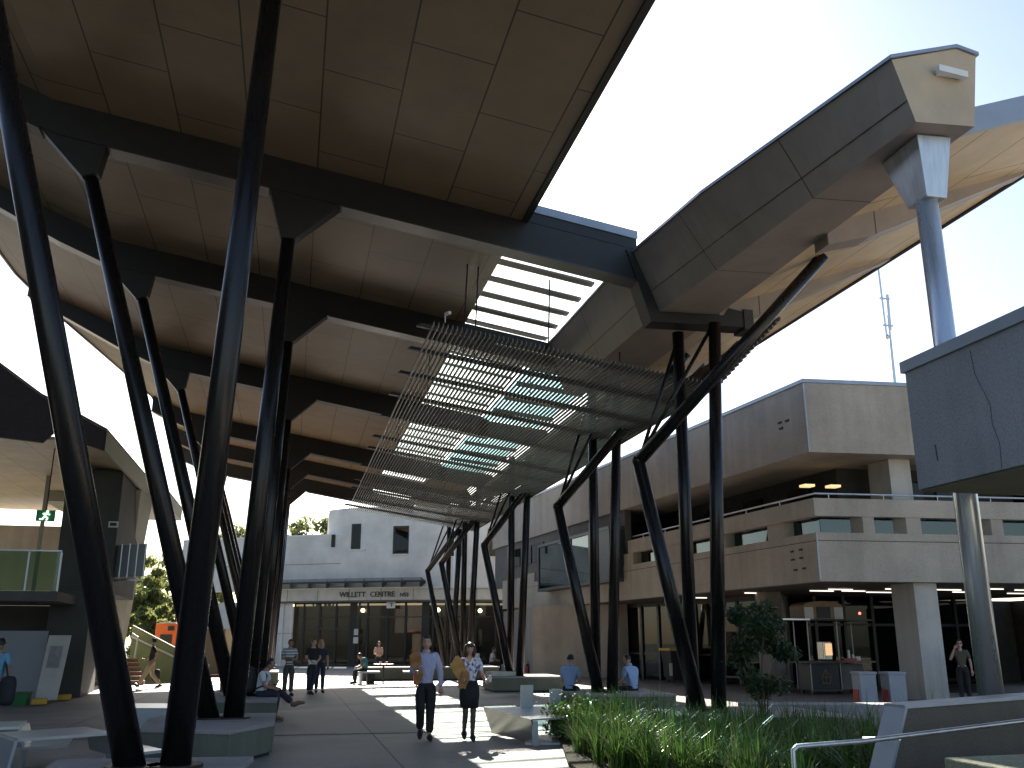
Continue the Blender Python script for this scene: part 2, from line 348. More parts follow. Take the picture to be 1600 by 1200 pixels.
def person(label, loc, rz, h, pose, top, bottom, skin_m='skin_light', hair='hair_black', sleeve='short', hairlen='short', female=False, look=(0, 0), group=None, shoes='shoe', skirt=None, nohead=False, curl=(.45, .45), legs=None):
    J = {k: Vector(v) for k, v in BASE.items()}
    for k, v in pose.items(): J[k] = Vector(v)
    sc = h / 1.75
    for k in J: J[k] = J[k] * sc
    t = thing('person', label, 'person', loc, rz, group)
    w_ = .92 if female else 1.0
    r = lambda x: x * sc * w_
    foot = lambda s: (J['an' + s] + (J['to' + s] - J['an' + s]) * .55) * 1.0
    mid = lambda a, b, k=.5: J[a].lerp(J[b], k)
    names = ['pelvis', 'waist', 'chest', 'neck', 'ntop', 'hil', 'hir', 'mtl', 'mtr', 'knl', 'knr', 'cal', 'car', 'anl', 'anr', 'shl', 'shr', 'ell', 'elr', 'wrl', 'wrr', 'fol', 'for']
    J['ntop'] = J['neck'].lerp(J['head'], .62); J['mtl'] = mid('hil', 'knl', .45); J['mtr'] = mid('hir', 'knr', .45)
    J['cal'] = mid('knl', 'anl', .35); J['car'] = mid('knr', 'anr', .35); J['fol'] = foot('l'); J['for'] = foot('r')
    rad = dict(pelvis=.125, waist=.112, chest=.128, neck=.068, ntop=.052, hil=.098, hir=.098, mtl=.082, mtr=.082, knl=.056, knr=.056, cal=.056, car=.056, anl=.036, anr=.036, shl=.062, shr=.062, ell=.042, elr=.042, wrl=.027, wrr=.027, fol=.034)
    rad['for'] = .034
    if female: rad.update(waist=.095, pelvis=.132, hil=.104, hir=.104)
    E = [('pelvis', 'waist'), ('waist', 'chest'), ('chest', 'neck'), ('neck', 'ntop'), ('pelvis', 'hil'), ('pelvis', 'hir'), ('hil', 'mtl'), ('hir', 'mtr'), ('mtl', 'knl'), ('mtr', 'knr'), ('knl', 'cal'), ('knr', 'car'), ('cal', 'anl'), ('car', 'anr'), ('anl', 'fol'), ('anr', 'for'),
         ('chest', 'shl'), ('chest', 'shr'), ('shl', 'ell'), ('shr', 'elr'), ('ell', 'wrl'), ('elr', 'wrr')]
    def grow(keys, pts, radii, edges, lv=2):
        ix = {k: i for i, k in enumerate(keys)}
        return skin([pts[k] for k in keys], [(ix[a], ix[b]) for a, b in edges if a in ix and b in ix], [radii[k] for k in keys], lv)
    thin = dict(pelvis=.098, waist=.085, chest=.095, hil=.072, hir=.072, mtl=.064, mtr=.064, shl=.05, shr=.05, knl=.05, knr=.05) if not skirt else dict(pelvis=.08, waist=.08, chest=.09, hil=.055, hir=.055, mtl=.056, mtr=.056, shl=.05, shr=.05)
    m = MB(); m.add(*grow(names, J, {k: r(thin.get(k, v)) for k, v in rad.items()}, E))
    f = Vector((0, -1, 0))
    hand(m, J['wrl'], J['wrl'] - J['ell'], 1, curl[0], Vector((-.6, -.8, 0))); hand(m, J['wrr'], J['wrr'] - J['elr'], -1, curl[1], Vector((.6, -.8, 0)))
    # head with nose, ears, eyes and mouth
    Mh = Matrix.Rotation(look[0], 3, 'Z') @ Matrix.Rotation(look[1], 3, 'X'); hc = J['head']; hs = sc * 1.0
    hm = MB(); hm.ball((0, 0, 0), (.076, .095, .118), 20, 16, headfn)
    for s in (-1, 1): hm.ball((s * .076, .012, -.01), (.012, .022, .032), 6, 5)
    hm.mesh(1)
    for s in (-1, 1): hm.ball((s * .030, -.081, .022), (.012, .008, .007), 6, 5)
    for s in (-1, 1): hm.box((s * .031, -.086, .042), (.032, .012, .007))
    hm.mesh(2).ball((0, -.083, -.052), (.024, .008, .008), 8, 5)
    o = len(m.v); m.v += [tuple(hc + Mh @ (Vector(v) * hs)) for v in hm.v]; m.f += [tuple(i + o for i in q) for q in hm.f]; m.m += hm.m
    body = m.build('body', [skin_m, 'eye', 'lips'], t, True, True)
    if hair:
        m = MB()
        def hf(p):
            q = p.copy()
            if p.y < -.35 and p.z < .42: q.y = -.30; q.z = max(p.z, .30)
            elif p.z < -.15 and hairlen == 'short': q.z = -.2; q.x *= .93; q.y = min(q.y, .9)
            q *= 1 + .05 * math.sin(9 * p.x + 4 * p.z) * math.cos(7 * p.y)
            return q
        m.ball((0, .008, .018), (.086, .104, .118), 18, 14, hf)
        if hairlen == 'bob':
            for s in (-1, 1): m.ball((s * .078, .012, -.035), (.040, .080, .125), 10, 8)
            m.ball((0, .075, -.03), (.088, .055, .125), 10, 8); m.ball((0, -.078, .078), (.072, .034, .038), 10, 6)
        if hairlen == 'long':
            for s in (-1, 1): m.ball((s * .07, .03, -.10), (.036, .06, .17), 8, 7)
            m.ball((0, .075, -.12), (.082, .045, .2), 10, 8)
        if hairlen == 'tied': m.ball((0, .12, .03), (.045, .05, .045), 8, 6)
        m.v = [tuple(hc + Mh @ (Vector(v) * hs)) for v in m.v]; m.build('hair', hair, t, True, True)
    # shirt
    K = dict(J); K['hem'] = J['pelvis'].lerp(J['waist'], -.25 if not skirt else .0)
    rs = {k: r(v + .014) for k, v in rad.items()}; rs['hem'] = r(rad['pelvis'] + .016); rs['neck'] = r(.074); rs['shl'] = rs['shr'] = r(.084)
    K['neck'] = J['chest'].lerp(J['neck'], .86)
    for s in 'lr':
        if sleeve == 'short': K['sl' + s] = J['sh' + s].lerp(J['el' + s], .72); rs['sl' + s] = r(.064)
        else: K['sl' + s] = J['el' + s]; rs['sl' + s] = r(.058); K['cu' + s] = J['el' + s].lerp(J['wr' + s], .93); rs['cu' + s] = r(.042)
    keys = ['waist', 'hem', 'chest', 'neck', 'shl', 'shr', 'sll', 'slr'] + (['cul', 'cur'] if sleeve == 'long' else [])
    m = MB(); m.add(*grow(keys, K, rs, [('waist', 'hem'), ('waist', 'chest'), ('chest', 'neck'), ('chest', 'shl'), ('chest', 'shr'), ('shl', 'sll'), ('shr', 'slr'), ('sll', 'cul'), ('slr', 'cur')]))
    m.build('shirt', top, t, True, True)
    if not female and sleeve == 'long' or top == 'shirt_blue':
        m = MB(); n0 = J['neck'] + Vector((0, 0, .015)); m.tube([n0 + Vector((0, .01, -.02)), n0 + Vector((0, 0, .04))], [.078 * sc, .066 * sc], 12, False); m.build('collar', top, t, True, True)
    if skirt:
        m = MB(); p = J['waist'].lerp(J['pelvis'], .3); rings = []
        for z, wx, wy in ((p.z, .150, .115), (.93 * sc, .186, .140), (.80 * sc, .190, .145), (.58 * sc, .168, .14)):
            rings.append([Vector((p.x + wx * sc * math.cos(a), p.y + wy * sc * math.sin(a) * (1 + .03 * math.sin(5 * a)), z)) for a in [2 * math.pi * k / 20 for k in range(20)]])
        m.loft(rings[::-1]); m.build('skirt', bottom, t, True, True)
        m = MB(); rl = {k: r(v + .004) for k, v in rad.items()}
        m2 = grow(['mtl', 'knl', 'cal', 'anl', 'fol'], J, rl, E); m.add(*m2); m.build('stocking', 'tights', t, True, True)
        m = MB(); m.add(*grow(['mtr', 'knr', 'car', 'anr', 'for'], J, rl, E)); m.build('stocking', 'tights', t, True, True)
    else:
        rt = {k: r(v + .014) for k, v in rad.items()}
        for s in 'lr': rt['kn' + s] = r(.086); rt['ca' + s] = r(.080); rt['mt' + s] = r(.108); rt['cuf' + s] = r(.075); J['cuf' + s] = J['kn' + s].lerp(J['an' + s], .9)
        K = dict(J); K['wb'] = J['pelvis'].lerp(J['waist'], .45); rt['wb'] = r(rad['waist'] + .01)
        ks = ['pelvis', 'wb', 'hil', 'hir', 'mtl', 'mtr', 'knl', 'knr'] + ([] if legs == 'shorts' else ['cal', 'car', 'cufl', 'cufr'])
        m = MB(); m.add(*grow(ks, K, rt, E + [('pelvis', 'wb'), ('cal', 'cufl'), ('car', 'cufr')])); m.build('trousers', bottom, t, True, True)
    for s in 'lr':
        a, b = J['an' + s], J['to' + s]; d = b - a; d = Vector((d.x, d.y, d.z + .05 * sc)).normalized(); dn = (b - a).normalized()
        heel = a - Vector((d.x, d.y, 0)) * .06 * sc; up = Vector((0, 0, 1)) if abs(dn.z) < .9 else Vector((0, -1, 0))
        m = MB(); m.tube([heel + (0, 0, -.02 * sc) if False else heel + Vector((0, 0, -.025 * sc)), a + Vector((d.x, d.y, 0)) * .04 * sc + Vector((0, 0, -.02 * sc)), a.lerp(b, .6) + Vector((0, 0, .012 * sc)), b + Vector((d.x, d.y, 0)) * .07 * sc + Vector((0, 0, .008 * sc))], [.040 * sc, .056 * sc, .052 * sc, .028 * sc], 10)
        m.build('shoe', shoes, t, True, True)
    return t
def envelope(label, loc, rz, tilt, bend, w_=.24, h_=.34, mat='envelope'):
    t = MB(); nx, nz = 7, 8; vs = []
    for k in range(nz + 1):
        for i in range(nx + 1):
            u = i / nx - .5; v = k / nz - .5; vs.append((u * w_, -.5 * bend * (u * u * 4) * w_ - .03 * math.sin(6 * v + 2 * u), v * h_ + .02 * math.sin(5 * u)))
    n = len(vs); vs2 = [(x, y + .014, z) for x, y, z in vs]; fs = []
    W = nx + 1
    for k in range(nz):
        for i in range(nx):
            a, b, c, d = k * W + i, k * W + i + 1, (k + 1) * W + i + 1, (k + 1) * W + i; fs += [(a, b, c, d), (n + d, n + c, n + b, n + a)]
    ring = [i for i in range(W)] + [k * W + nx for k in range(1, nz + 1)] + [nz * W + i for i in range(nx - 1, -1, -1)] + [k * W for k in range(nz - 1, 0, -1)]
    for a, b in zip(ring, ring[1:] + ring[:1]): fs.append((b, a, n + a, n + b))
    t.add(vs + vs2, fs); o = t.build('envelope', mat, None, False, True); o.location = loc; o.rotation_euler = (tilt[0], tilt[1], rz)
    return tag(o, label, 'envelope', 'brown envelopes being carried')
def facing(dx, dy): return math.atan2(dx, -dy)     # turns a figure that looks along -Y
STEP = dict(knl=(.09, -.12, .52), anl=(.10, -.20, .09), tol=(.11, -.37, .055), knr=(-.085, -.04, .49), anr=(-.085, .20, .13), tor=(-.09, .05, .03), hil=(.092, -.02, .92), hir=(-.092, .02, .92))
# the two people walking toward us
p = person('man in a pale lilac long sleeved shirt and black trousers walking with a brown envelope', (2.43, 17.2, 0), facing(-.1, -1), 1.77,
       dict(STEP, elr=(-.25, .03, 1.15), wrr=(-.21, -.20, 1.14), ell=(.255, .04, 1.13), wrl=(.262, -.03, .87), knl=(.085, -.05, .50), anl=(.08, -.02, .085), tol=(.09, -.19, .03), knr=(-.09, -.13, .53), anr=(-.08, .10, .15), tor=(-.085, -.04, .05)), 'shirt_lilac', 'cloth_black', sleeve='long', curl=(.35, .8))
envelope('rumpled brown envelope held upright by the man in the lilac shirt', (2.19, 16.93, 1.36), R(24), (R(-8), R(-22)), .3, .21, .27, 'envelope_dark')
envelope('folded brown envelope hanging lower in the lilac shirted man\'s hand', (2.27, 16.96, 1.08), R(40), (R(6), R(8)), .2, .12, .30, 'envelope_dark')
p = person('woman in a floral blouse and black skirt walking beside the man in lilac', (3.18, 17.0, 0), facing(-.12, -1), 1.66,
       dict(STEP, elr=(-.245, .03, 1.14), wrr=(-.18, -.19, 1.10), ell=(.25, .03, 1.15), wrl=(.30, -.17, 1.07), knl=(.07, -.06, .50), anl=(.06, -.05, .095), tol=(.07, -.20, .03), knr=(-.07, -.06, .51), anr=(-.085, .12, .15), tor=(-.085, -.03, .05)), 'blouse_floral', 'cloth_black', hair='hair_brown', hairlen='bob', female=True, skirt=True, curl=(.8, .8))
envelope('bright tan envelope standing highest in the floral bloused woman\'s arm', (2.93, 16.78, 1.24), R(18), (R(-10), R(-32)), .2, .24, .30)
envelope('brown envelope held lowest against the floral blouse', (3.03, 16.77, 1.03), R(24), (R(-4), R(16)), .2, .18, .30, 'envelope_dark')
t = thing('paper_cup', 'small drink cup in the left hand of the floral bloused woman', 'cup', (3.50, 16.76, 1.0)); MB().tube([(3.50, 16.76, .99), (3.50, 16.76, 1.09)], [.028, .036], 12).build('cup', 'cup_white', t); MB().tube([(3.50, 16.76, 1.09), (3.50, 16.76, 1.1)], .038, 12).build('lid', 'shoe_tan', t)
SIT = dict(pelvis=(0, .0, .57), waist=(0, -.01, .70), chest=(0, -.05, .90), neck=(0, -.08, 1.06), head=(0, -.13, 1.21), shl=(.18, -.06, 1.0), shr=(-.18, -.06, 1.0), ell=(.22, -.13, .74), elr=(-.22, -.13, .74), wrl=(.10, -.33, .68), wrr=(-.10, -.33, .68),
           hil=(.09, -.03, .54), hir=(-.09, -.03, .54), knl=(.10, -.44, .52), knr=(-.10, -.44, .52), anl=(.10, -.42, .09), anr=(-.10, -.42, .09), tol=(.11, -.58, .03), tor=(-.11, -.58, .03))
# backpacker seated on the left planter, legs crossed, facing right
person('seated person in a white tee with a black backpack, legs crossed, reading a phone', (-.52, 22.3, 0), facing(1, -.25), 1.74,
       dict(SIT, pelvis=(0, 0, .60), head=(0, -.19, 1.19), knl=(.06, -.42, .60), anl=(.02, -.74, .36), tol=(.02, -.92, .37), knr=(-.09, -.40, .57), anr=(-.09, -.34, .09), tor=(-.10, -.50, .03)), 'shirt_white', 'cloth_navy', 'skin_tan', shoes='shoe_tan')
bp = thing('backpack', 'black backpack on the back of the person seated in white', 'backpack', (-.76, 22.34, .62))
m = MB(); m.ball((-.80, 22.36, .86), (.15, .19, .28), 12, 10, lambda q: Vector((math.copysign(abs(q.x) ** .6, q.x), math.copysign(abs(q.y) ** .6, q.y), math.copysign(abs(q.z) ** .7, q.z)))); m.build('bag', 'backpack', bp, True)
for dy in (-.15, .15): MB().tube([(-.70, 22.34 + dy, 1.06), (-.52, 22.28 + dy, 1.09), (-.40, 22.25 + dy, .95), (-.45, 22.28 + dy, .75), (-.66, 22.33 + dy, .66)], .018, 6).build('strap', 'backpack', bp, True)
tag(MB().box((-.17, 22.2, .80), (.02, .08, .14), R(10), ('Y', R(30))).build('phone', 'black', loc=(-.17, 22.2, .80)), 'phone in the hands of the person seated in white', 'phone')
# standing group further back
person('standing man in a white and dark striped polo with hands together', (.08, 31.8, 0), facing(.2, -1), 1.76, dict(ell=(.24, -.02, 1.14), elr=(-.24, -.02, 1.14), wrl=(.08, -.22, 1.10), wrr=(-.05, -.22, 1.14), head=(0, -.04, 1.61)), 'shirt_striped', 'cloth_grey', 'skin_tan', look=(0, R(14)))
person('standing man in a black shirt holding papers, feet crossed', (.84, 32.6, 0), facing(.35, -1), 1.76, dict(ell=(.24, .0, 1.13), elr=(-.24, .0, 1.13), wrl=(.03, -.22, 1.0), wrr=(-.12, -.24, 1.02), anl=(-.06, -.06, .09), tol=(-.05, -.24, .03), knl=(.03, -.05, .5)), 'cloth_black', 'cloth_navy', 'skin_light', look=(R(20), 0))
tag(MB().box((.82, 32.33, 1.02), (.26, .02, .19), R(15), ('X', R(-55))).build('papers', 'cup_white', loc=(.82, 32.33, 1.02)), 'white papers held by the man in black', 'papers')
person('blond woman standing behind the man in black', (1.12, 33.5, 0), facing(.1, -1), 1.74, {}, 'cloth_navy', 'cloth_navy', hair='hair_blond', hairlen='long', female=True)
# walking man in sunlight on the left
person('walking man in a black shirt and beige trousers seen from the side', (-4.86, 38.0, 0), facing(-1, -.1), 1.78,
       dict(knl=(.08, -.20, .52), anl=(.09, -.40, .13), tol=(.09, -.54, .16), knr=(-.08, .04, .50), anr=(-.08, .36, .12), tor=(-.08, .24, .03), elr=(-.23, -.04, 1.14), wrr=(-.2, -.28, 1.02), ell=(.23, .14, 1.15), wrl=(.24, .02, .92)), 'cloth_black', 'cloth_beige', 'skin_tan')
tag(MB().ball((-4.72, 38.25, .46), (.16, .11, .22), 10, 8, lambda q: Vector((math.copysign(abs(q.x) ** .5, q.x), math.copysign(abs(q.y) ** .5, q.y), math.copysign(abs(q.z) ** .6, q.z)))).build('bag', 'backpack', loc=(-4.72, 38.25, .42), smooth=True), 'black bag carried low beside the walking man', 'bag')
# left edge figure
person('person in a sky blue top and red shorts at the left edge, facing away', (-5.62, 21.2, 0), facing(.2, 1), 1.74, dict(wrl=(.24, .0, .9), wrr=(-.24, .0, .9)), 'shirt_sky', 'cloth_red', 'skin_tan', legs='shorts')
t = thing('shoulder_bag', 'black shoulder bag hanging on the sky blue top at the left edge', 'bag', (-5.42, 21.1, .6)); m = MB(); m.ball((-5.33, 21.0, .74), (.15, .10, .28), 12, 10, lambda q: Vector((math.copysign(abs(q.x) ** .5, q.x), math.copysign(abs(q.y) ** .5, q.y), math.copysign(abs(q.z) ** .6, q.z)))); m.build('bag', 'backpack', t, True); MB().tube([(-5.35, 21.0, 1.0), (-5.46, 21.1, 1.3), (-5.54, 21.2, 1.46)], .015, 6).build('strap', 'backpack', t)
# two men seated with their backs to us
for x, y, a, lb, hd in ((6.98, 23.6, facing(.55, 1), 'man in a pale blue shirt sitting left of the bent column, back turned', R(-35)), (8.55, 23.3, facing(-.5, 1), 'man in a pale blue shirt sitting right of the column, leaning forward in profile', R(45))):
    person(lb, (x, y, -.04), a, 1.80, dict(SIT, chest=(0, -.05, .93), neck=(0, -.10, 1.09), head=(0, -.17, 1.23)), 'shirt_blue', 'cloth_black', group='men in blue shirts on the seat planter', look=(hd, R(8)))
# people around the far end
person('person in black sitting on a red cube stool by the blank wall', (12.55, 48.6, 0), facing(-1, -.3), 1.74, SIT, 'cloth_black', 'cloth_black', 'skin_dark')
person('person in a teal top bent over on the far seat beside the red table', (3.15, 40.05, 0), facing(-1, -.2), 1.72, dict(SIT, head=(0, -.26, 1.10), neck=(0, -.17, 1.0), chest=(0, -.1, .87)), 'cloth_teal', 'cloth_black', 'skin_tan', look=(0, R(25)))
person('long haired woman in a peach top standing near the glass entrance', (4.35, 47.5, 0), facing(.3, -1), 1.68, dict(wrl=(.06, -.2, 1.08), wrr=(-.06, -.2, 1.10)), 'cloth_peach', 'cloth_black', hairlen='long', female=True)
person('seated person in a white shirt with a dark strap by the far columns', (10.35, 49.2, .04), facing(.9, -.4), 1.74, SIT, 'shirt_white', 'cloth_black', 'skin_tan')
person('seated person in a pale grey shirt left of the one in white', (9.6, 49.4, .04), facing(-.7, -.6), 1.72, SIT, 'shirt_white', 'cloth_navy', 'skin_dark')
t = thing('bench', 'low concrete bench under the two people in pale shirts', 'bench', (10, 49.4, 0)); MB().box((10, 49.45, .44), (2.4, .6, .12)).build('seat', 'pale_concrete', t)
for dx in (-.9, .9): MB().box((10 + dx, 49.45, .19), (.2, .5, .38)).build('leg', 'pale_concrete', t)
# woman on the phone in the shade
person('woman in dark glasses and an olive top holding a phone to her ear', (18.9, 24.2, 0), facing(-.7, -1), 1.72,
       dict(elr=(-.30, -.10, 1.18), wrr=(-.15, -.15, 1.50)), 'cloth_olive', 'cloth_black', hairlen='tied', female=True, curl=(.4, .7))
m = MB(); rr = facing(-.7, -1); c = Vector((18.9, 24.2, 1.62)); M_ = Matrix.Rotation(rr, 3, 'Z')
for s in (-1, 1): m.add([tuple(c + M_ @ Vector(q)) for q in ((s * .008, -.105, -.015), (s * .06, -.10, -.015), (s * .062, -.10, .022), (s * .008, -.108, .022), (s * .008, -.095, -.015), (s * .06, -.08, -.015), (s * .062, -.08, .022), (s * .008, -.095, .022))], [(0, 1, 2, 3), (7, 6, 5, 4), (0, 4, 5, 1), (3, 2, 6, 7), (1, 5, 6, 2), (0, 3, 7, 4)])
m.tube([c + M_ @ Vector((-.062, -.085, .012)), c + M_ @ Vector((.062, -.085, .012))], .004, 5)
tag(m.build('sunglasses', 'black', loc=tuple(c)), 'dark sunglasses on the woman with the phone', 'sunglasses')
# ------------------------------------------------------------------ camera, sky, sun
cam = bpy.data.cameras.new('camera'); co = bpy.data.objects.new('camera', cam); COL.objects.link(co)
co.location = (0, 0, 1.68); co.rotation_euler = (R(90 + 15.496), 0, R(-13.094))
cam.sensor_width = 36; cam.lens = 1450 / 1600 * 36; cam.clip_start = .1; cam.clip_end = 3000; S.camera = co
SUN_EL, SUN_AZ = 31.0, 4.5
w = bpy.data.worlds.new('World'); S.world = w; w.use_nodes = True; nt = w.node_tree
sky = nt.nodes.new('ShaderNodeTexSky'); sky.sky_type = 'NISHITA'; sky.sun_disc = False
sky.sun_elevation = R(SUN_EL); sky.sun_rotation = R(SUN_AZ); sky.air_density = 1.0; sky.dust_density = 1.2; sky.ozone_density = 1.2
nt.links.new(sky.outputs[0], nt.nodes['Background'].inputs[0]); nt.nodes['Background'].inputs[1].default_value = .065
sl = bpy.data.lights.new('sun', 'SUN'); sl.energy = 5.0; sl.angle = R(.5); sl.color = (1, .93, .82)
so = bpy.data.objects.new('sun', sl); COL.objects.link(so)
ts = Vector((math.sin(R(SUN_AZ)) * math.cos(R(SUN_EL)), math.cos(R(SUN_AZ)) * math.cos(R(SUN_EL)), math.sin(R(SUN_EL))))
so.rotation_euler = (-ts).to_track_quat('-Z', 'Y').to_euler(); so.location = (0, 60, 60)
S.view_settings.view_transform = 'Standard'; S.view_settings.look = 'None'; S.view_settings.exposure = 1.85
S.view_settings.gamma = 1
S.cycles.max_bounces = 10; S.cycles.diffuse_bounces = 6; S.cycles.glossy_bounces = 4; S.cycles.transparent_max_bounces = 24
S.cycles.sample_clamp_indirect = 6

# ------------------------------------------------------------------ ground
g = MB()
g.add([(-18, 3, .004), (34, 3, .004), (34, 82, .004), (-18, 82, .004)], [(0, 1, 2, 3)])
l = MB().add([(-400, -200, -.002), (400, -200, -.002), (400, 900, -.002), (-400, 900, -.002)], [(0, 1, 2, 3)]); tag(l.build('dark_ground', 'dark_ground'), kind='structure')  # ground added out of view, kept dark to cut bounced light
tag(g.build('plaza_paving', 'paving'), kind='structure')
l = MB().add([(9, -45, .004), (60, -45, .004), (60, 2.98, .004), (9, 2.98, .004)], [(0, 1, 2, 3)]); l.add([(34.02, 2.98, .004), (60, 2.98, .004), (60, 24, .004), (34.02, 24, .004)], [(0, 1, 2, 3)]); tag(l.build('forecourt_paving', 'pale_paving'), kind='structure')
# brownish brick-toned strip paving beside the canteen building
g = MB().prism([(9.6, 17.6), (15.0, 17.6), (19.5, 24), (17, 60), (9.0, 60)], 0.005, .009)
plain('clay_paving', (.17, .135, .115), .75, 0, .15, 1.2)
tag(g.build('clay_paving', 'clay_paving'), kind='structure')
def strip(name, mat, pts, wd, z):
    m = MB()
    for (a, b) in zip(pts[:-1], pts[1:]):
        a = Vector((*a, 0)); b = Vector((*b, 0)); d = (b - a).normalized(); n = Vector((-d.y, d.x, 0)) * wd / 2
        m.add([a - n + Vector((0, 0, z)), b - n + Vector((0, 0, z)), b + n + Vector((0, 0, z)), a + n + Vector((0, 0, z))], [(0, 1, 2, 3)])
    return tag(m.build(name, mat), kind='structure')
strip('drain_slot', 'interior_dark', [(-9, 18.9), (9, 18.55)], .11, .010)
strip('drain_slot', 'interior_dark', [(-9.6, 36.6), (-3.3, 35.2)], .12, .010)

# ------------------------------------------------------------------ canopy
FOLD = -4.75
def zs(x): return 9.7 - .166 * (x - 4) if x >= FOLD else 11.152 + .43 * (FOLD - x)
def zbm(x):
    d = .66 if x > -6 else lerp(.66, .34, (-6 - x) / 3.3)
    return zs(x) - max(d, .3)
def xl(y):   # left eave runs in toward the far end
    st = [(7, -9.25), (30.6, -9.2), (33.4, -8.7), (41, -6.3), (54, -6.3)]
    for (a, b), (c, d) in zip(st[:-1], st[1:]):
        if a <= y <= c: return lerp(b, d, (y - a) / (c - a))
ROWS = [8.0, 16.5, 22.8, 31.5, 41.0, 46.5, 52.0]
XR = 4.0; XG = 6.2; YEND = 53.0; YNEAR = 7.6
canopy = thing('canopy', 'huge folded tan steel canopy on dark raking columns covering the plaza', 'canopy', (0, 30, 0))
def roof_piece(x0, x1, th, mat, name, ys, sz=zs):
    m = MB()
    for a, b in zip(ys[:-1], ys[1:]):
        p = [(x0(a), a), (x1(a), a), (x1(b), b), (x0(b), b)]
        m.prism(p, lambda x, y: sz(x), lambda x, y: sz(x) + th)
    return m.build(name, mat, canopy)
ys = [YNEAR, 30.6, 33.4, 41, YEND]
roof_piece(lambda y: FOLD, lambda y: XR, .34, 'soffit', 'roof_soffit', [YNEAR, YEND])
roof_piece(xl, lambda y: FOLD - .002, .3, 'soffit', 'roof_soffit', ys)
# roof edge trims
m = MB()
m.box((XR + .06, (YNEAR + 16.3) / 2, 9.86), (.12, 16.3 - YNEAR, .42))
m.build('edge_trim', 'beam_steel', canopy)
m = MB(); m.box((XR + .11, (YNEAR + 16.3) / 2, 10.12), (.22, 16.3 - YNEAR, .10)); m.build('flashing', 'flashing', canopy)
m = MB()
m.profile([(XR + .02, zs(XR) + .02), (XG + .2, zs(XG + .2) + .02), (XG + .2, zs(XG + .2) + .24), (XR + .02, zs(XR) + .24)], 16.36, 16.6)
m.build('edge_trim', 'black', canopy)
m = MB(); m.profile([(XR + .0, zs(XR) + .245), (XG + .22, zs(XG + .22) + .245), (XG + .22, zs(XG + .22) + .42), (XR, zs(XR) + .42)], 16.33, 16.7)
m.build('flashing', 'flashing', canopy)
for a, b in zip(ys[:-1], ys[1:]):
    m = MB()
    p0 = Vector((xl(a), a, zs(xl(a)) - .03)); p1 = Vector((xl(b), b, zs(xl(b)) - .03))
    o = Vector((-.07, 0, 0)); u = Vector((0, 0, .4))
    m.hexa([p0 + o, p0, p1, p1 + o, p0 + o + u, p0 + u, p1 + u, p1 + o + u]); m.build('edge_trim', 'flange', canopy)
# beams with column haunches
def beam(y, last=False):
    m = MB(); hw = .17
    xa = xl(max(y, 8)) + .05; xb = XG + .2 if y > 10 else XR
    xs = [xa, -8, -6, FOLD + .15, -2, 0, 2, XR, xb]; xs = [x for x in xs if x >= xa]
    top = [(x, zs(x) - .004) for x in xs]; bot = [(x, zbm(x)) for x in xs[::-1]]
    for i in range(len(xs) - 1):
        x0, x1 = xs[i], xs[i + 1]
        m.profile([(x0, zbm(x0)), (x1, zbm(x1)), (x1, zs(x1) - .004), (x0, zs(x0) - .004)], y - hw, y + hw)
    b = m.build('beam', 'beam_steel', canopy)
    m = MB()
    for x0, x1 in ((xa, -6), (-6, -4.9), (-3.72, -.86), (.5, xb)):
        if x0 < x1: m.profile([(x0, zbm(x0) - .035), (x1, zbm(x1) - .035), (x1, zbm(x1) + .003), (x0, zbm(x0) + .003)], y - .21, y + .21)
    m.build('beam_flange', 'flange', b)
    for hp in ([(-4.88, zbm(-4.88)), (-4.1, 9.70), (-3.84, 9.80), (-3.76, zbm(-3.76))], [(-.84, zbm(-.84)), (-.58, 8.88), (-.32, 8.88), (.47, zbm(.47))]):
        if y > 9: MB().profile(hp, y - .15, y + .15).build('haunch', 'beam_steel', b)
for y in ROWS: beam(y)
# raking V columns on the left row
for y in [10.4] + ROWS[1:]:
    for top in ((-3.97, 9.72), (-.45, 8.92)) if y > 11 else ((-4.46, 11.1), (-.66, 10.47)):
        s_ = (-.17 if top[0] < -2 else .17) + (0 if y > 11 else -.28)
        if y < 11 and top[0] > -2: s_ = -.06
        m = MB().tube([(-.96 + s_, y, .38), (lerp(-.96 + s_, top[0], .5), y, lerp(.38, top[1], .5)), (top[0], y, top[1])], [.165, .155, .125] if y > 11 else [.150, .142, .12], 20)
        cl_ = m.build('column', 'column_paint', canopy, smooth=True); bx_ = -.96 + s_
        MB().tube([(bx_, y, .46), (bx_, y, .505)], .27, 20).build('base_plate', 'beam_steel', cl_)
# skylight strip: bars and clear panes per bay
for i in range(1, len(ROWS) - 1):
    a, b = ROWS[i] + .2, ROWS[i + 1] - .2
    if i == 1: a = 17.6
    n = round((b - a) / (.98 if i == 1 else 1.25))
    m = MB(); m.profile([(XR, zs(XR) + .18), (XG, zs(XG) + .18), (XG, zs(XG) + .19), (XR, zs(XR) + .19)], a, b)
    sk = m.build('skylight_pane', 'clear_glass', canopy)
    for k in range(n + 1):
        y = lerp(a, b, k / n)
        hb = .12 if i == 1 else .06
        MB().profile([(XR, zs(XR) + .05), (XG, zs(XG) + .05), (XG, zs(XG) + .10), (XR, zs(XR) + .10)], y - hb, y + hb).build('skylight_bar', 'box_cladding', sk)
m = MB(); m.profile([(XR, zs(XR)), (XG, zs(XG)), (XG, zs(XG) + .2), (XR, zs(XR) + .2)], 16.72, 17.55); m.build('roof_soffit', 'soffit', canopy)

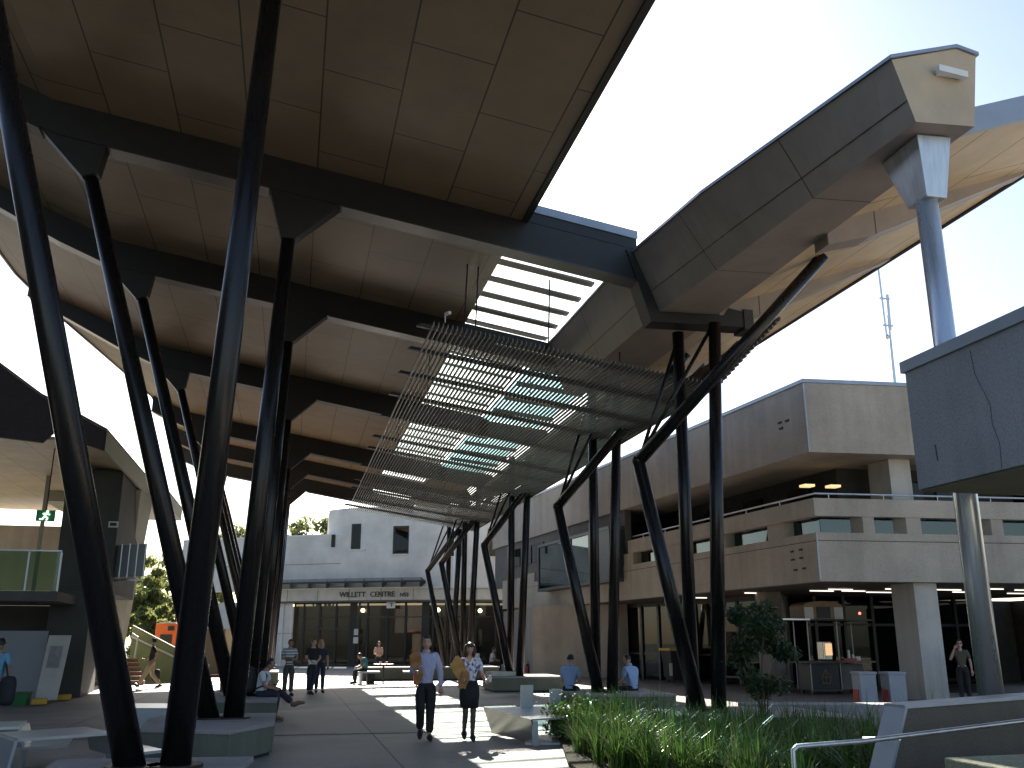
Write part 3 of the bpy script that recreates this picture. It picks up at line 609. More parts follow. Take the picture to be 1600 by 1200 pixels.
# the boxed spine beside the opening
secs = [(8.95, [(7.30, 7.98), (8.16, 8.03), (8.34, 9.09), (8.05, 9.16), (7.06, 8.84)]),
        (13.1, [(7.05, 8.0), (8.10, 8.04), (8.34, 9.2), (7.9, 9.3), (6.32, 8.93)]),
        (16.5, [(6.80, 8.01), (8.06, 8.04), (8.34, 9.3), (7.8, 9.42), (6.30, 9.24)]),
        (22.75, [(6.72, 8.01), (8.06, 8.04), (8.34, 9.35), (7.8, 9.5), (6.26, 9.26)])]
fine = []
for (ya, pa), (yb, pb) in zip(secs[:-1], secs[1:]):
    for k in range(14): t = k / 14; fine.append([(lerp(a[0], b[0], t), lerp(ya, yb, t), lerp(a[1], b[1], t)) for a, b in zip(pa, pb)])
fine.append([(x, secs[-1][0], z) for x, z in secs[-1][1]])
m = MB(); m.loft(fine, False)
spine = m.build('spine_box', 'box_cladding', canopy)
m = MB(); n = len(secs[0][1])
m.add([(x, 8.95, z) for x, z in secs[0][1]] , [tuple(range(n))])
m.build('end_panel', 'box_cladding_lit', spine); m = MB(); m.add([(x, 22.75, z) for x, z in secs[-1][1]], [tuple(range(n))[::-1]]); m.build('end_panel', 'box_cladding_lit', spine)
m = MB()   # open joint along the lower part of the flank
for (ya, pa), (yb, pb) in zip(secs[:-1], secs[1:]):
    ja = Vector((lerp(pa[0][0], pa[4][0], .34) - .002, ya, lerp(pa[0][1], pa[4][1], .34))); jb = Vector((lerp(pb[0][0], pb[4][0], .34) - .002, yb, lerp(pb[0][1], pb[4][1], .34)))
    m.tube([ja, jb], .008, 4)
m.build('joint_line', 'black', spine)
m = MB()
for (ya, pa), (yb, pb) in zip(secs[:-1], secs[1:]):
    for i0 in (4, 3, 2):
        for (i, j) in ((4, 3), (3, 2)):
            pass
    for i, j in ((4, 3), (3, 2)):
        a0, a1, b0, b1 = Vector((pa[i][0], ya, pa[i][1])), Vector((pa[j][0], ya, pa[j][1])), Vector((pb[i][0], yb, pb[i][1])), Vector((pb[j][0], yb, pb[j][1]))
        o = Vector((-.03 if i == 4 else 0, -.03 if ya < 9 else 0, .004)); o1 = Vector((.03 if j == 2 else 0, -.03 if ya < 9 else 0, .004)); u = Vector((0, 0, .05))
        ob = Vector((o.x, 0, .004)); ob1 = Vector((o1.x, 0, .004))
        m.hexa([a0 + o, a1 + o1, b1 + ob1, b0 + ob, a0 + o + u, a1 + o1 + u, b1 + ob1 + u, b0 + ob + u])
m.build('flashing', 'flashing', spine)
m = MB(); m.box((7.86, 8.86, 8.72), (.42, .07, .09), 0, ('Y', R(6))); m.box((7.86, 8.915, 8.72), (.36, .06, .05)); m.build('wall_light', 'white_paint', spine)
# collar beam wrapping the box on the first row
m = MB()
for y0, y1 in ((16.28, 16.72),):
    q = secs[2][1]
    ring_o = [(6.15, 9.28), (6.62, 7.78), (8.62, 7.82), (8.62, 8.14)]; ring_i = [(6.32, 9.28), (6.80, 8.0), (8.2, 8.03), (8.3, 8.2)]
    for k in range(3):
        m.profile([ring_o[k], ring_o[k + 1], ring_i[k + 1], ring_i[k]], y0, y1)
m.build('collar_beam', 'beam_steel', canopy)
m = MB(); m.box((8.72, 16.5, 7.98), (.2, .5, .42)); m.build('collar_end', 'flange', canopy)
# ribbed vent edge showing above the box
m = MB()
for k in range(5):
    t = k / 4; m.box((lerp(7.55, 8.35, t), lerp(14.4, 13.2, t), lerp(10.0, 10.28, t)), (.34, .5, .07), 0, ('Y', R(-32)))
m.box((8.4, 13.15, 10.38), (.5, .5, .1)); m.box((8.2, 13.7, 9.75), (.12, .12, .9)); m.box((7.75, 14.4, 9.65), (.12, .12, .7))
m.build('roof_vent', 'fin_panel', canopy)

# rising right wing
def zr(x): return 8.28 + .36 * (x - 8.3)
XW = 12.25
m = MB(); m.profile([(8.15, zr(8.15)), (XW, zr(XW)), (XW, zr(XW) + .26), (8.15, zr(8.15) + .26)], 9.7, 44.0); m.build('wing_soffit', 'soffit_cream', canopy)
m = MB(); m.profile([(8.2, zr(8.2) - .02), (XW + .05, zr(XW) - .02), (XW + .05, zr(XW) + .34), (8.2, zr(8.2) + .34)], 9.58, 9.695); m.build('flashing', 'flashing', canopy)
m = MB(); m.box((XW + .04, 26.85, zr(XW) + .16), (.08, 34.3, .38)); m.build('edge_trim', 'flange', canopy)
for y in (12.5, 16.5, 22.8, 31.5, 41.0):
    m = MB(); m.profile([(8.1, zr(8.1) - .36), (8.9, zr(8.9) - .42), (XW - .05, zr(XW) - .06), (XW - .05, zr(XW) - .003), (8.1, zr(8.1) - .003)], y - .2, y + .2)
    m.build('wing_beam', 'box_cladding', canopy)
# glazed lane beyond the box
m = MB()
gz = [(6.24, 9.24), (8.3, 9.0)]
for a, b in ((23.0, 31.3), (31.7, 40.8)):
    m.profile([gz[0], gz[1], (gz[1][0], gz[1][1] + .03), (gz[0][0], gz[0][1] + .03)], a, b)
tp = m.build('glazed_lane', 'teal_panel', canopy)
for y in [24.5, 26.2, 27.9, 29.6, 33.3, 35, 36.7, 38.4]: MB().profile([(6.24, 9.1), (8.3, 8.86), (8.3, 8.99), (6.24, 9.23)], y - .05, y + .05).build('glazing_bar', 'beam_steel', tp)
for y in ROWS[2:6]:
    m = MB(); m.profile([(6.1, 8.72), (8.6, 8.3), (8.6, 8.95), (6.1, 9.23)], y - .17, y + .17); m.build('cross_beam', 'beam_steel', canopy)
m = MB(); m.profile([(6.24, 9.24), (8.3, 9.0), (8.3, 9.2), (6.24, 9.44)], 41.2, YEND)
m.build('roof_soffit', 'soffit', canopy)

# right-hand column groups: two posts, a bent leg with strut, tie rods
for y, bx in ((16.5, 7.42), (22.8, 7.6), (33.0, 7.75), (41.3, 7.5), (46.0, 7.55)):
    zt = 7.8 if y < 20 else 8.35
    m = MB().tube([(bx + .12, y - .32, .4), (bx + .5, y - .32, zt)], [.14, .12], 18); cl_ = m.build('column', 'column_paint', canopy, smooth=True); MB().tube([(bx + .12, y - .32, .44), (bx + .12, y - .32, .53)], .21, 18).build('base_plate', 'beam_steel', cl_)
    m = MB().tube([(bx - .05, y + .4, .4), (bx + .02, y + .4, zt)], [.135, .118], 18); m.build('column', 'column_paint', canopy, smooth=True)
    k = (bx - 1.1, y, 5.0)
    m = MB().tube([(bx - .1, y, .4), k], [.15, .125], 18); lg = m.build('bent_leg', 'column_paint', canopy, smooth=True)
    tip = (9.3, y - 2.2, 8.62) if y < 30 else (bx + 1.1, y - .9, 8.1)
    m = MB().tube([k, tip], [.122, .112], 18); m.ball(k, .13, 12, 8); m.build('strut', 'column_paint', lg, smooth=True)
    for q in ((bx - .05, y + .35, zt - .25), (bx + .42, y - .3, zt - .1)):
        m = MB().tube([(k[0] + .06, y, 5.12), q], .038, 8); m.build('tie_rod', 'column_paint', canopy, smooth=True)
# free-standing near post with its tapered head
m = MB().tube([(7.71, 9.45, 0), (7.71, 9.45, 7.3)], .135, 28); post = m.build('post', 'post_metal', canopy, smooth=True)
m = MB(); m.hexa([(7.58, 9.27, 7.15), (7.88, 9.27, 7.15), (7.88, 9.66, 7.15), (7.58, 9.66, 7.15), (7.5, 9.2, 7.98), (8.0, 9.2, 8.0), (7.98, 10.0, 8.0), (7.52, 10.0, 7.98)])
m.build('post_head', 'galvanised', post, bevel=.012)

# ------------------------------------------------------------------ hanging slatted screen
LY0, LY1 = 17.0, 44.0
def zl(x): return 7.66 - .15 * (x - 2.4)
scr = thing('slatted_screen', 'hanging screen of fine metal slats slung beneath the canopy skylight', 'screen', (5, 30, 0))
m = MB(); x = 2.4
while x < 8.3:
    m.box((x, (LY0 + LY1) / 2, zl(x)), (.020, LY1 - LY0, .06)); x += .0925
m.build('slats', 'slat_metal', scr)
m = MB()
for k in range(17):
    t = k / 16; xx = lerp(8.33, 9.85, t); m.box((xx, (LY0 + LY1) / 2 + .0, lerp(zl(8.33), 8.35, t)), (.034, LY1 - LY0, .075))
m.build('slats', 'slat_metal', scr)
for y in (17.55, 19.1, 21.0, 23.0, 25.4, 28.2, 30.0, 33.2, 36.2, 38.4, 41.2, 43.4):
    m = MB()
    m.profile([(2.12, zl(2.12) + .05), (8.32, zl(8.32) + .05), (9.9, 8.42), (9.9, 8.52), (8.3, zl(8.3) + .16), (2.2, zl(2.2) + .13)], y - .045, y + .045)
    m.build('purlin', 'beam_steel', scr)
for (hx, hy) in ((3.3, 18.9), (3.55, 18.9), (5.2, 18.9), (6.9, 19.0), (3.4, 25.4), (6.4, 25.4), (3.4, 33.2), (6.4, 33.2), (3.4, 41.2), (6.4, 41.2), (9.2, 18.9), (9.4, 24.2)):
    m = MB().tube([(hx, hy, (zl(hx) if hx < 8.4 else 7.9)), (hx + .1, hy + .1, (zs(hx) + .1 if hx < 8 else zr(hx)))], .016, 6); m.build('hanger', 'black', scr)
m = MB(); m.tube([(2.62, 17.05, 7.7), (2.62, 17.05, 7.84)], .012, 6); m.box((2.66, 17.0, 7.87), (.06, .15, .055), R(25)); tag(m.build('security_camera', 'white_paint', loc=(2.62, 17.05, 7.7)), 'tiny white security camera on the near left corner of the slatted screen', 'camera')
# ------------------------------------------------------------------ canteen building on the right
C0 = Vector((15.28, 25.29)); DL = Vector((-.0898, .996)); DR = Vector((.9964, -.0848))
def P(s, t): q = C0 + DR * s + DL * t; return (q.x, q.y)
cant = thing('canteen_building', 'weathered concrete building with deep roof fascia, terrace rail and open canteen below', 'building', (18, 32, 0))
def seg(m, axis, a, b, z0, z1, th=.3, out=0):
    """wall band along one facade; out > 0 sets it proud"""
    if axis == 'R': m.prism([P(a, -out), P(b, -out), P(b, th), P(a, th)], z0, z1)
    else: m.prism([P(-out, a), P(-out, b), P(th, b), P(th, a)], z0, z1)
for nm, z0, z1, tl, mat in (('balcony_wall', 3.4, 4.59, 27, 'concrete'), ('parapet_band', 5.34, 5.88, 13.2, 'concrete')):
    m = MB(); seg(m, 'R', 0, 7.1, z0, z1); b = m.build(nm, mat, cant)
    m = MB(); m.prism([P(0, .302), P(.3, .302), P(.3, tl), P(0, tl)], z0, z1); m.build(nm, mat, cant)
    m = MB(); seg(m, 'R', 7.115, 15, z0, z1); m.build(nm, mat, cant)
m = MB(); m.prism([P(.012, .012), P(15, .012), P(15, .3), P(.012, .3)], 4.592, 4.612); m.prism([P(.012, .3), P(.3, .3), P(.3, 27), P(.012, 27)], 4.592, 4.612); m.build('shadow_groove', 'black', cant)
m = MB(); seg(m, 'R', 0, 15, 4.614, 4.84); m.build('sill_band', 'concrete', cant)
m = MB(); m.prism([P(0, .302), P(.3, .302), P(.3, 27), P(0, 27)], 4.614, 4.84); m.build('sill_band', 'concrete', cant)
for a, b in ((1.55, 1.92), (2.97, 3.45), (5.8, 6.2), (7.9, 8.3), (10, 10.4)): MB().prism([P(a, .03), P(b, .03), P(b, .6), P(a - .22, .6)], 4.84, 5.34).build('pier', 'concrete', cant)
for a, b in ((1.75, 2.6), (5.3, 6.1), (8.6, 10.3), (12.8, 14.5), (23.2, 24.0), (25.4, 27)): MB().prism([P(.03, a), P(.03, b), P(.6, b), P(.6, a)], 4.84, 5.34).build('pier', 'concrete', cant)
wn = []
for ax, a, b in (('R', .42, 1.6), ('R', 1.9, 3.0), ('R', 3.4, 5.85), ('R', 6.15, 7.95), ('L', .42, 1.8), ('L', 2.55, 5.35), ('L', 6.05, 8.65), ('L', 10.25, 12.85), ('L', 24, 25.4)):
    m = MB(); seg(m, ax, a, b, 4.842, 5.338, .43, -.40); m.build('window', 'teal_glass', cant)
m = MB(); m.prism([P(.4, .4), P(15, .4), P(15, 8), P(8, 27), P(.4, 27)], 3.42, 3.7); m.build('floor_slab', 'interior_mid', cant)
m = MB(); m.prism([P(.31, .31), P(15, .31), P(15, 8), P(8, 27), P(.31, 27)], 3.4, 3.415); m.build('ceiling', 'interior_mid', cant)
m = MB(); m.prism([P(2.6, 2.6), P(15, 2.6), P(15, 3), P(3, 3), P(3, 26), P(2.6, 26)], 3.702, 7.3); m.build('terrace_wall', 'interior_dark', cant)
for s in (4.4, 6.1, 9): MB().prism([P(s, 2.5), P(s + 1.2, 2.5), P(s + 1.2, 2.59), P(s, 2.59)], 5.0, 6.9).build('window', 'dark_glass', cant)
for t in (4, 7, 10): MB().prism([P(2.5, t), P(2.5, t + 1.3), P(2.59, t + 1.3), P(2.59, t)], 5.0, 6.9).build('window', 'dark_glass', cant)
for s in (1.0, 1.9):
    m = MB(); m.prism([P(s, 1.9), P(s + .35, 1.9), P(s + .35, 2.2), P(s, 2.2)], 6.55, 6.63); m.build('terrace_lamp', 'terrace_glow', cant)
m = MB(); m.prism([P(0, 0), P(16, 0), P(16, 8), P(9, 33.2), P(0, 33.2)], 7.3, 9.52); rf = m.build('roof_fascia', 'concrete', cant)
m = MB(); m.prism([P(-.04, -.04), P(16, -.04), P(16, 8), P(9, 33.2), P(-.04, 33.2)], 9.523, 9.64); m.build('coping', 'flashing', rf)
m = MB(); m.prism([P(-.015, -.015), P(.02, -.015), P(.02, .02), P(-.015, .02)], 7.31, 9.5); m.build('corner_trim', 'flashing', cant); m = MB(); m.prism([P(-.015, -.015), P(.02, -.015), P(.02, .02), P(-.015, .02)], 3.41, 4.83); m.build('corner_trim', 'flashing', cant)
# bolt scars and vents on the corner panels
for t, z in ((1.2, 4.35), (.75, 4.37), (1.2, 4.1), (.75, 4.12), (1.1, 3.78), (.65, 3.8)): MB().prism([P(-.03, t), P(-.03, t + .16), P(.01, t + .16), P(.01, t)], z, z + .05).build('bolt_scar', 'interior_dark', cant)
for t, z in ((1.3, 8.5), (.9, 8.48), (1.25, 8.3)): MB().prism([P(-.02, t), P(-.02, t + .2), P(.01, t + .2), P(.01, t)], z, z + .06).build('bolt_scar', 'interior_dark', cant)
# terrace rail
m = MB(); m.tube([(*P(15, .15), 6.04), (*P(.15, .15), 6.04), (*P(.15, 13), 6.04)], .03, 8)
for s in (.6, 2.4, 4.2, 6, 7.8): m.tube([(*P(s, .15), 5.85), (*P(s, .15), 6.03)], .015, 6)
for t in (2, 4, 6, 8, 10, 12): m.tube([(*P(.15, t), 5.85), (*P(.15, t), 6.03)], .015, 6)
m.build('handrail', 'galvanised', cant)
# columns
for s, t, wd, z0, z1 in ((3.2, .32, .75, 0, 3.395), (9.5, .32, .75, 0, 3.395), (3.15, .75, .72, 5.6, 7.298), (9.4, .75, .72, 5.6, 7.298)):
    m = MB(); m.prism([P(s, t), P(s + wd, t), P(s + wd, t + 1.0), P(s, t + 1.0)], z0, z1); m.build('column', 'pale_concrete', cant)
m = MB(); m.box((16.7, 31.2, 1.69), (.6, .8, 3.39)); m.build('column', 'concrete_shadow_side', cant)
m = MB(); m.box((15.35, 43.2, 1.69), (.5, .6, 3.39)); m.build('column', 'concrete', cant)
# ground floor: blank panels, glazing, dark room
m = MB(); m.prism([(11.9, 46.6), (14.95, 43.7), (15.1, 43.9), (12.1, 46.9)], 0, 3.395); m.build('wall', 'concrete', cant)
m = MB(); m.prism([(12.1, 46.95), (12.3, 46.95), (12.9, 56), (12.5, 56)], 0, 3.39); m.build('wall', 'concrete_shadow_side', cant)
m = MB(); m.prism([(15.6, 43.3), (18.0, 32.4), (18.1, 32.45), (15.7, 43.35)], .1, 3.2); m.build('window', 'dark_glass', cant)
m = MB()
for k in range(9):
    t = k / 8; m.box((lerp(15.62, 18.02, t), lerp(43.2, 32.4, t), 1.66), (.14, .14, 3.3), R(12))
m.prism([(15.57, 43.3), (17.97, 32.4), (18.12, 32.45), (15.72, 43.35)], 3.2, 3.39); m.prism([(15.57, 43.3), (17.97, 32.4), (18.12, 32.45), (15.72, 43.35)], 1.1, 1.18)
m.build('mullion', 'frame_dark', cant)
m = MB(); m.prism([(16.5, 48), (20.5, 36.5), (32, 36), (32, 36.3), (20.8, 36.8), (16.8, 48.2)], 0, 3.39); m.prism([(31, 20), (31.3, 20), (31.3, 36), (31, 36)], 0, 3.39); m.build('wall', 'interior_dark', cant)
m = MB(); m.prism([(19.3, 29), (32, 27), (32, 36), (20.5, 36.4)], .004, .012); m.build('floor', 'interior_floor', cant)
m = MB()
for k in range(7): m.box((19.8 + k * 1.25, 33.4, 1.7), (.12, .12, 3.38))
m.box((23.5, 33.42, 2.3), (8, .08, .1)); m.build('mullion', 'frame_dark', cant)
m = MB(); m.box((23.6, 33.48, 1.7), (8.2, .03, 3.3)); m.build('window', 'dark_glass', cant)
for (x, y, l) in ((16.4, 31.5, .9), (17.9, 29.6, .9), (18.0, 28.6, .9), (19.0, 29.4, .9), (19.9, 28.0, 1.2), (20.5, 30.0, 1.2), (21.6, 28.0, 1.2), (22.6, 27.2, 1.2), (23.4, 29.2, 1.2), (24.6, 27.6, 1.2), (26, 29.6, 1.2), (15.9, 35.5, .8)):
    m = MB(); m.box((x, y, 3.36), (l, .05, .03)); m.build('ceiling_light', 'lamp_white', cant)
for x, y, z in ((15.1 + 1.2, 33.3, 2.72), (20.2, 31.0, 2.66)):
    m = MB(); m.ball((x, y, z), .045, 8, 6); m.build('red_indicator', 'lamp_red', cant)
# projecting dark glazed bay
by0, by1 = 13.7, 23.0
m = MB(); m.prism([P(-.62, by0), P(-.62, by1), P(.1, by1), P(.1, by0)], 4.18, 4.32); m.prism([P(-.62, by0), P(-.62, by1), P(.1, by1), P(.1, by0)], 6.45, 6.58)
for t in (by0, 18.3, by1 - .16): m.prism([P(-.61, t), P(-.61, t + .16), P(.1, t + .16), P(.1, t)], 4.32, 6.45)
m.prism([P(-.60, by0), P(-.60, by0 + 2.4), P(.1, by0 + 2.4), P(.1, by0)], 4.322, 6.448)
bay = m.build('bay_frame', 'frame_dark', cant)
m = MB(); m.prism([P(-.56, by0 + 2.4), P(-.56, by1 - .16), P(-.53, by1 - .16), P(-.53, by0 + 2.4)], 4.33, 6.44); m.build('pane', 'teal_glass', bay)
m = MB(); m.prism([P(.12, by0), P(.12, 33), P(.4, 33), P(.4, by0)], 4.85, 7.29); m.build('wall', 'interior_mid', cant)
for t in (24.0, 26, 28): MB().prism([P(.05, t), P(.05, t + 1.6), P(.11, t + 1.6), P(.11, t)], 5.9, 6.9).build('window', 'dark_glass', cant)
m = MB(); m.prism([P(-.02, 27.02), P(-.02, 31), P(.5, 31), P(.5, 27.02)], 3.55, 5.2); m.build('balcony_wall', 'concrete', cant)
m = MB(); m.box((27.6, 40, 12.2), (4, 4, 2.6)); m.build('plant_room', 'tan_ceiling', cant)
m = MB(); m.box((27.6, 39.9, 13.56), (4.6, 4.6, .1)); m.build('plant_room_roof', 'flashing', cant)
# masts
ms = thing('radio_mast', 'slim pale radio mast with clamped aerials on the concrete roof', 'aerial', (25.65, 35, 9.64))
m = MB(); m.tube([(25.65, 35, 9.64), (25.72, 35, 16.0)], [.09, .05], 8); m.tube([(25.75, 35, 15.3), (25.8, 35, 17.0)], .075, 8); m.build('pole', 'galvanised', ms)
m = MB(); m.tube([(25.55, 35, 15.0), (25.5, 35, 18.8)], .045, 6); m.ball((25.55, 34.98, 14.95), (.1, .1, .13), 8, 6); m.build('antenna', 'galvanised', ms)
m = MB(); m.box((25.65, 35, 16.8), (.5, .08, .07)); m.box((25.67, 35, 15.5), (.5, .08, .07)); m.tube([(25.8, 35, 12.5), (25.9, 35, 11.9), (25.7, 35, 11.3)], .02, 5); m.build('clamp', 'galvanised', ms)

# ------------------------------------------------------------------ blue-grey concrete block in the right foreground
br = thing('concrete_bridge', 'bulky bluish concrete upper storey jutting in from the right edge', 'building', (9, 4, 0))
BX, BY = 6.5, 8.66
m = MB(); m.prism([(BX, BY), (BX, 2), (13, 2), (13, BY)], 3.25, 4.55); wl = m.build('wall', 'concrete_grey', br)
m = MB(); m.prism([(BX - .035, BY + .035), (BX - .035, 2), (13, 2), (13, BY + .035)], 4.553, 4.68); m.build('coping', 'flashing', br)
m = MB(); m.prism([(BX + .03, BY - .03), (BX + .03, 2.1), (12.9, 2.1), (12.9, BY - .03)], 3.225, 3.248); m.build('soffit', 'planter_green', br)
m = MB(); z = 4.5
crk = [(BX - .004, 7.62, 4.5), (BX - .004, 7.60, 4.25), (BX - .004, 7.54, 4.1), (BX - .004, 7.45, 3.9), (BX - .004, 7.46, 3.7), (BX - .004, 7.40, 3.5), (BX - .004, 7.42, 3.26)]
m.tube(crk, .0022, 5)
m.build('crack', 'interior_dark', wl); m = MB()
for y, z in ((8.3, 3.5),): m.tube([(BX - .003, y, z), (BX - .003, y + .01, z + .17)], .006, 5)
m.build('crack', 'interior_dark', wl)
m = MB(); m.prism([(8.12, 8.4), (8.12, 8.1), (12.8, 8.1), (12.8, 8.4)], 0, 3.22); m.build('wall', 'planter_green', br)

# ramp wall, rail, block
rw = thing('ramp_wall', 'low brown concrete ramp wall with raked pale end in the right corner', 'wall', (8, 8.2, 0))
def rtop(x): return 1.075 + .05 * (x - 5.58)
m = MB()
A = [(5.16, .0), (5.60, rtop(5.6)), (12, rtop(12)), (12, 0)]
m.profile(A, 8.0, 8.28); m.build('wall_body', 'ramp_concrete', rw)
m = MB(); m.profile([(5.135, .0), (5.575, rtop(5.6) + .01), (5.60, rtop(5.6) + .002), (5.16, .0)], 7.98, 8.3); m.profile([(5.575, rtop(5.6) + .004), (12, rtop(12) + .004), (12, rtop(12) + .035), (5.575, rtop(5.6) + .035)], 7.98, 8.3)
m.build('coping', 'flashing', rw)
hr = thing('handrail', 'galvanised steel pipe handrail in front of the ramp wall', 'handrail', (4.2, 7.4, 0))
m = MB(); m.tube([(4.1, 7.42, 0), (4.1, 7.42, .815), (4.14, 7.42, .845), (4.75, 7.42, .872), (6.3, 7.42, 1.0), (9, 7.42, 1.2)], .021, 10); m.build('rail', 'galvanised', hr, smooth=True)
m = MB(); m.tube([(6.9, 7.42, 0), (6.9, 7.42, 1.03)], .018, 8); m.build('upright', 'galvanised', hr); m = MB(); m.tube([(5.1, 7.42, .88), (5.1, 7.95, .84)], .014, 6); m.build('bracket', 'galvanised', hr)
bl = thing('concrete_block', 'mossy concrete plinth with sunlit top and a red sticker in the bottom right corner', 'plinth', (5.9, 6.7, 0))
m = MB(); m.prism([(5.08, 6.85), (5.05, 6.1), (7.2, 5.6), (7.2, 7.0)], 0, .80); m.build('plinth', 'mossy', bl, bevel=.012)
m = MB(); m.add([(5.28, 6.03, .72), (5.46, 5.985, .72), (5.46, 5.985, .79), (5.28, 6.03, .79)], [(0, 1, 2, 3)]); m.build('sticker', 'red', bl)

# ------------------------------------------------------------------ planters and seats
def planter(poly, z, label, grp='low concrete seat planters', chips=False, mat='planter_green'):
    cx = sum(p[0] for p in poly) / len(poly); cy = sum(p[1] for p in poly) / len(poly)
    t = thing('planter', label, 'planter', (cx, cy, 0), 0, grp)
    m = MB(); m.prism(poly, .06, z - .04); m.build('body', mat, t)
    m = MB(); m.prism([(cx + (x - cx) * 1.012, cy + (y - cy) * 1.012) for x, y in poly], z - .038, z + .02); m.build('top', 'planter_top', t, bevel=.01)
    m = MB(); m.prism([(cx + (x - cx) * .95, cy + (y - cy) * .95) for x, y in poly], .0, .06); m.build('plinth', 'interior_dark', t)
    return t
planter([(-2.2, 9.0), (-.5, 9.0), (-.3, 11.2), (-2.3, 11.4)], .45, 'low seat planter under the nearest raking columns')
planter([(-2.0, 15.0), (-.72, 14.3), (-.14, 15.6), (-.14, 17.6), (-1.7, 17.8), (-2.1, 16.8)], .46, 'nearest green concrete seat planter with a chamfered corner on the left')
planter([(-1.9, 21.5), (-.16, 20.9), (-.14, 24.3), (-2.0, 24.4)], .48, 'green seat planter the backpack wearer sits on')
planter([(-1.9, 30.3), (-.6, 30.2), (-.5, 33), (-1.9, 33)], .5, 'green seat planter behind the backpack wearer')
planter([(-1.9, 39.5), (-.3, 39.4), (-.3, 42.2), (-1.9, 42.2)], .5, 'farthest green seat planter of the left row')
planter([(6.75, 22.0), (9.0, 21.6), (9.2, 24.2), (6.8, 24.6)], .46, 'green seat planter with two men in blue shirts sitting on it')
planter([(6.9, 32.6), (9.35, 32.2), (9.4, 34.6), (7.0, 34.8)], .5, 'green seat planter with a pale slab on its edge, beside the floral blouse')
planter([(3.2, 43.2), (9.4, 43.0), (9.4, 44.4), (3.2, 44.6)], .55, 'long dark seat wall across the far end of the plaza')
tag(MB().box((7.3, 33.0, .60), (.95, .75, .14), R(4)).build('stone_slab', 'pale_concrete', loc=(7.3, 33, .5), bevel=.01), 'pale slab lying on the corner of the seat planter behind the floral blouse', 'slab')
planter([(6.3, 15.6), (9.4, 14.6), (9.6, 17.6), (6.4, 17.6)], .44, 'pale topped kerb planter at the foot of the nearest right columns', mat='concrete_grey')
tag(MB().prism([(8.75, 17.5), (12.4, 16.6), (12.5, 17.2), (8.9, 18.2)], 0, .5).build('low_wall', 'concrete_grey', loc=(10.5, 17.3, 0), bevel=.01), 'low bluish concrete edging wall behind the dark end of the grass bed', 'wall')
def fold_seat(label, loc, rz, grp='folded white steel seats'):
    t = thing('folded_seat', label, 'seat', loc, rz, grp)
    th = .035
    def ribbon(pts, y0, y1, name):
        m = MB()
        for (x0, z0), (x1, z1) in zip(pts[:-1], pts[1:]):
            d = Vector((x1 - x0, 0, z1 - z0)).normalized(); n = Vector((-d.z, 0, d.x)) * th
            m.hexa([(x0, y0, z0), (x1, y0, z1), (x1, y1, z1), (x0, y1, z0), (x0 + n.x, y0, z0 + n.z), (x1 + n.x, y0, z1 + n.z), (x1 + n.x, y1, z1 + n.z), (x0 + n.x, y1, z0 + n.z)])
        return m.build(name, 'white_steel', t, local=True)
    ribbon([(-1.2, .0), (-1.12, .52), (-.02, .53), (.06, .27)], -.55, .5, 'high_seat')
    ribbon([(.06, .27), (.62, .29)], -.7, .5, 'low_seat'); ribbon([(.10, 0), (.085, .268)], -.7, -.2, 'leg')
    return t
fold_seat('folded white steel seat at the left edge, nearest of its kind', (-3.55, 15.1, 0), R(8))
fold_seat('folded white steel seat half hidden behind the nearest raking column', (-2.35, 13.9, 0), R(28))
fold_seat('folded white seat between the left planters, far from the path', (-2.2, 19.3, 0), R(75))
b2 = thing('mirror_seat', 'boxy polished steel seat with twin uprights beside the grass bed', 'seat', (4.2, 17, 0))
m = MB(); m.hexa([(3.78, 17.9, .04), (4.12, 16.0, .04), (4.15, 16.0, .04), (3.81, 17.9, .04), (3.62, 17.95, .5), (4.03, 15.95, .42), (4.06, 15.96, .42), (3.65, 17.96, .5)]); m.build('side_panel', 'stainless', b2)
m = MB(); m.hexa([(3.66, 17.9, .46), (4.06, 16.0, .395), (4.95, 16.3, .40), (4.75, 18.0, .46), (3.66, 17.9, .49), (4.06, 16.0, .425), (4.95, 16.3, .43), (4.75, 18.0, .49)]); m.build('seat_plate', 'white_steel', b2)
m = MB(); m.box((4.45, 17.9, .44), (.24, .05, .88)); m.build('upright', 'white_steel', b2)
m = MB(); m.box((4.98, 17.8, .40), (.22, .05, .80)); m.build('upright', 'white_steel', b2)
m = MB(); m.hexa([(4.08, 15.95, 0), (4.17, 15.95, 0), (4.17, 16.02, 0), (4.08, 16.02, 0), (4.06, 15.97, .39), (4.16, 15.97, .39), (4.16, 16.03, .39), (4.06, 16.03, .39)]); m.box((4.5, 16.9, .02), (.75, 1.7, .035), R(-10)); m.build('base', 'white_steel', b2)
for k, (x, y, rz, lb) in enumerate(((3.25, 40.0, 4, 'small grey cantilever seat under the person bent over at the far table'), (5.15, 40.0, -4, 'small pale cantilever seat with a red side, standing alone in the sunlight'))):
    t = thing('cantilever_seat', lb, 'seat', (x, y, 0), R(rz), 'small cantilever seats')
    MB().box((0, 0, .47), (.9, .7, .07)).build('seat_plate', 'white_steel', t, local=True); MB().box((.4 if k else -.3, 0, .22), (.08, .66, .44)).build('leg', 'white_steel', t, local=True)
    MB().box((.14, .14, .2), (.3, .3, .4)).build('side', 'red' if k else 'interior_dark', t, local=True)
for x, lb in ((14.5, 'left red cube stool under the seated person in black'), (15.15, 'right red cube stool beside the seated person in black')):
    tag(MB().box((x - 2.2, 48.6, .22), (.5, .5, .44)).build('cube_stool', 'red', loc=(x - 2.2, 48.6, 0), bevel=.03), lb, 'stool', 'red cube stools')
t = thing('cafe_table', 'far small round table with bright cups beside the bent-over person', 'table', (4.0, 41.2, 0))
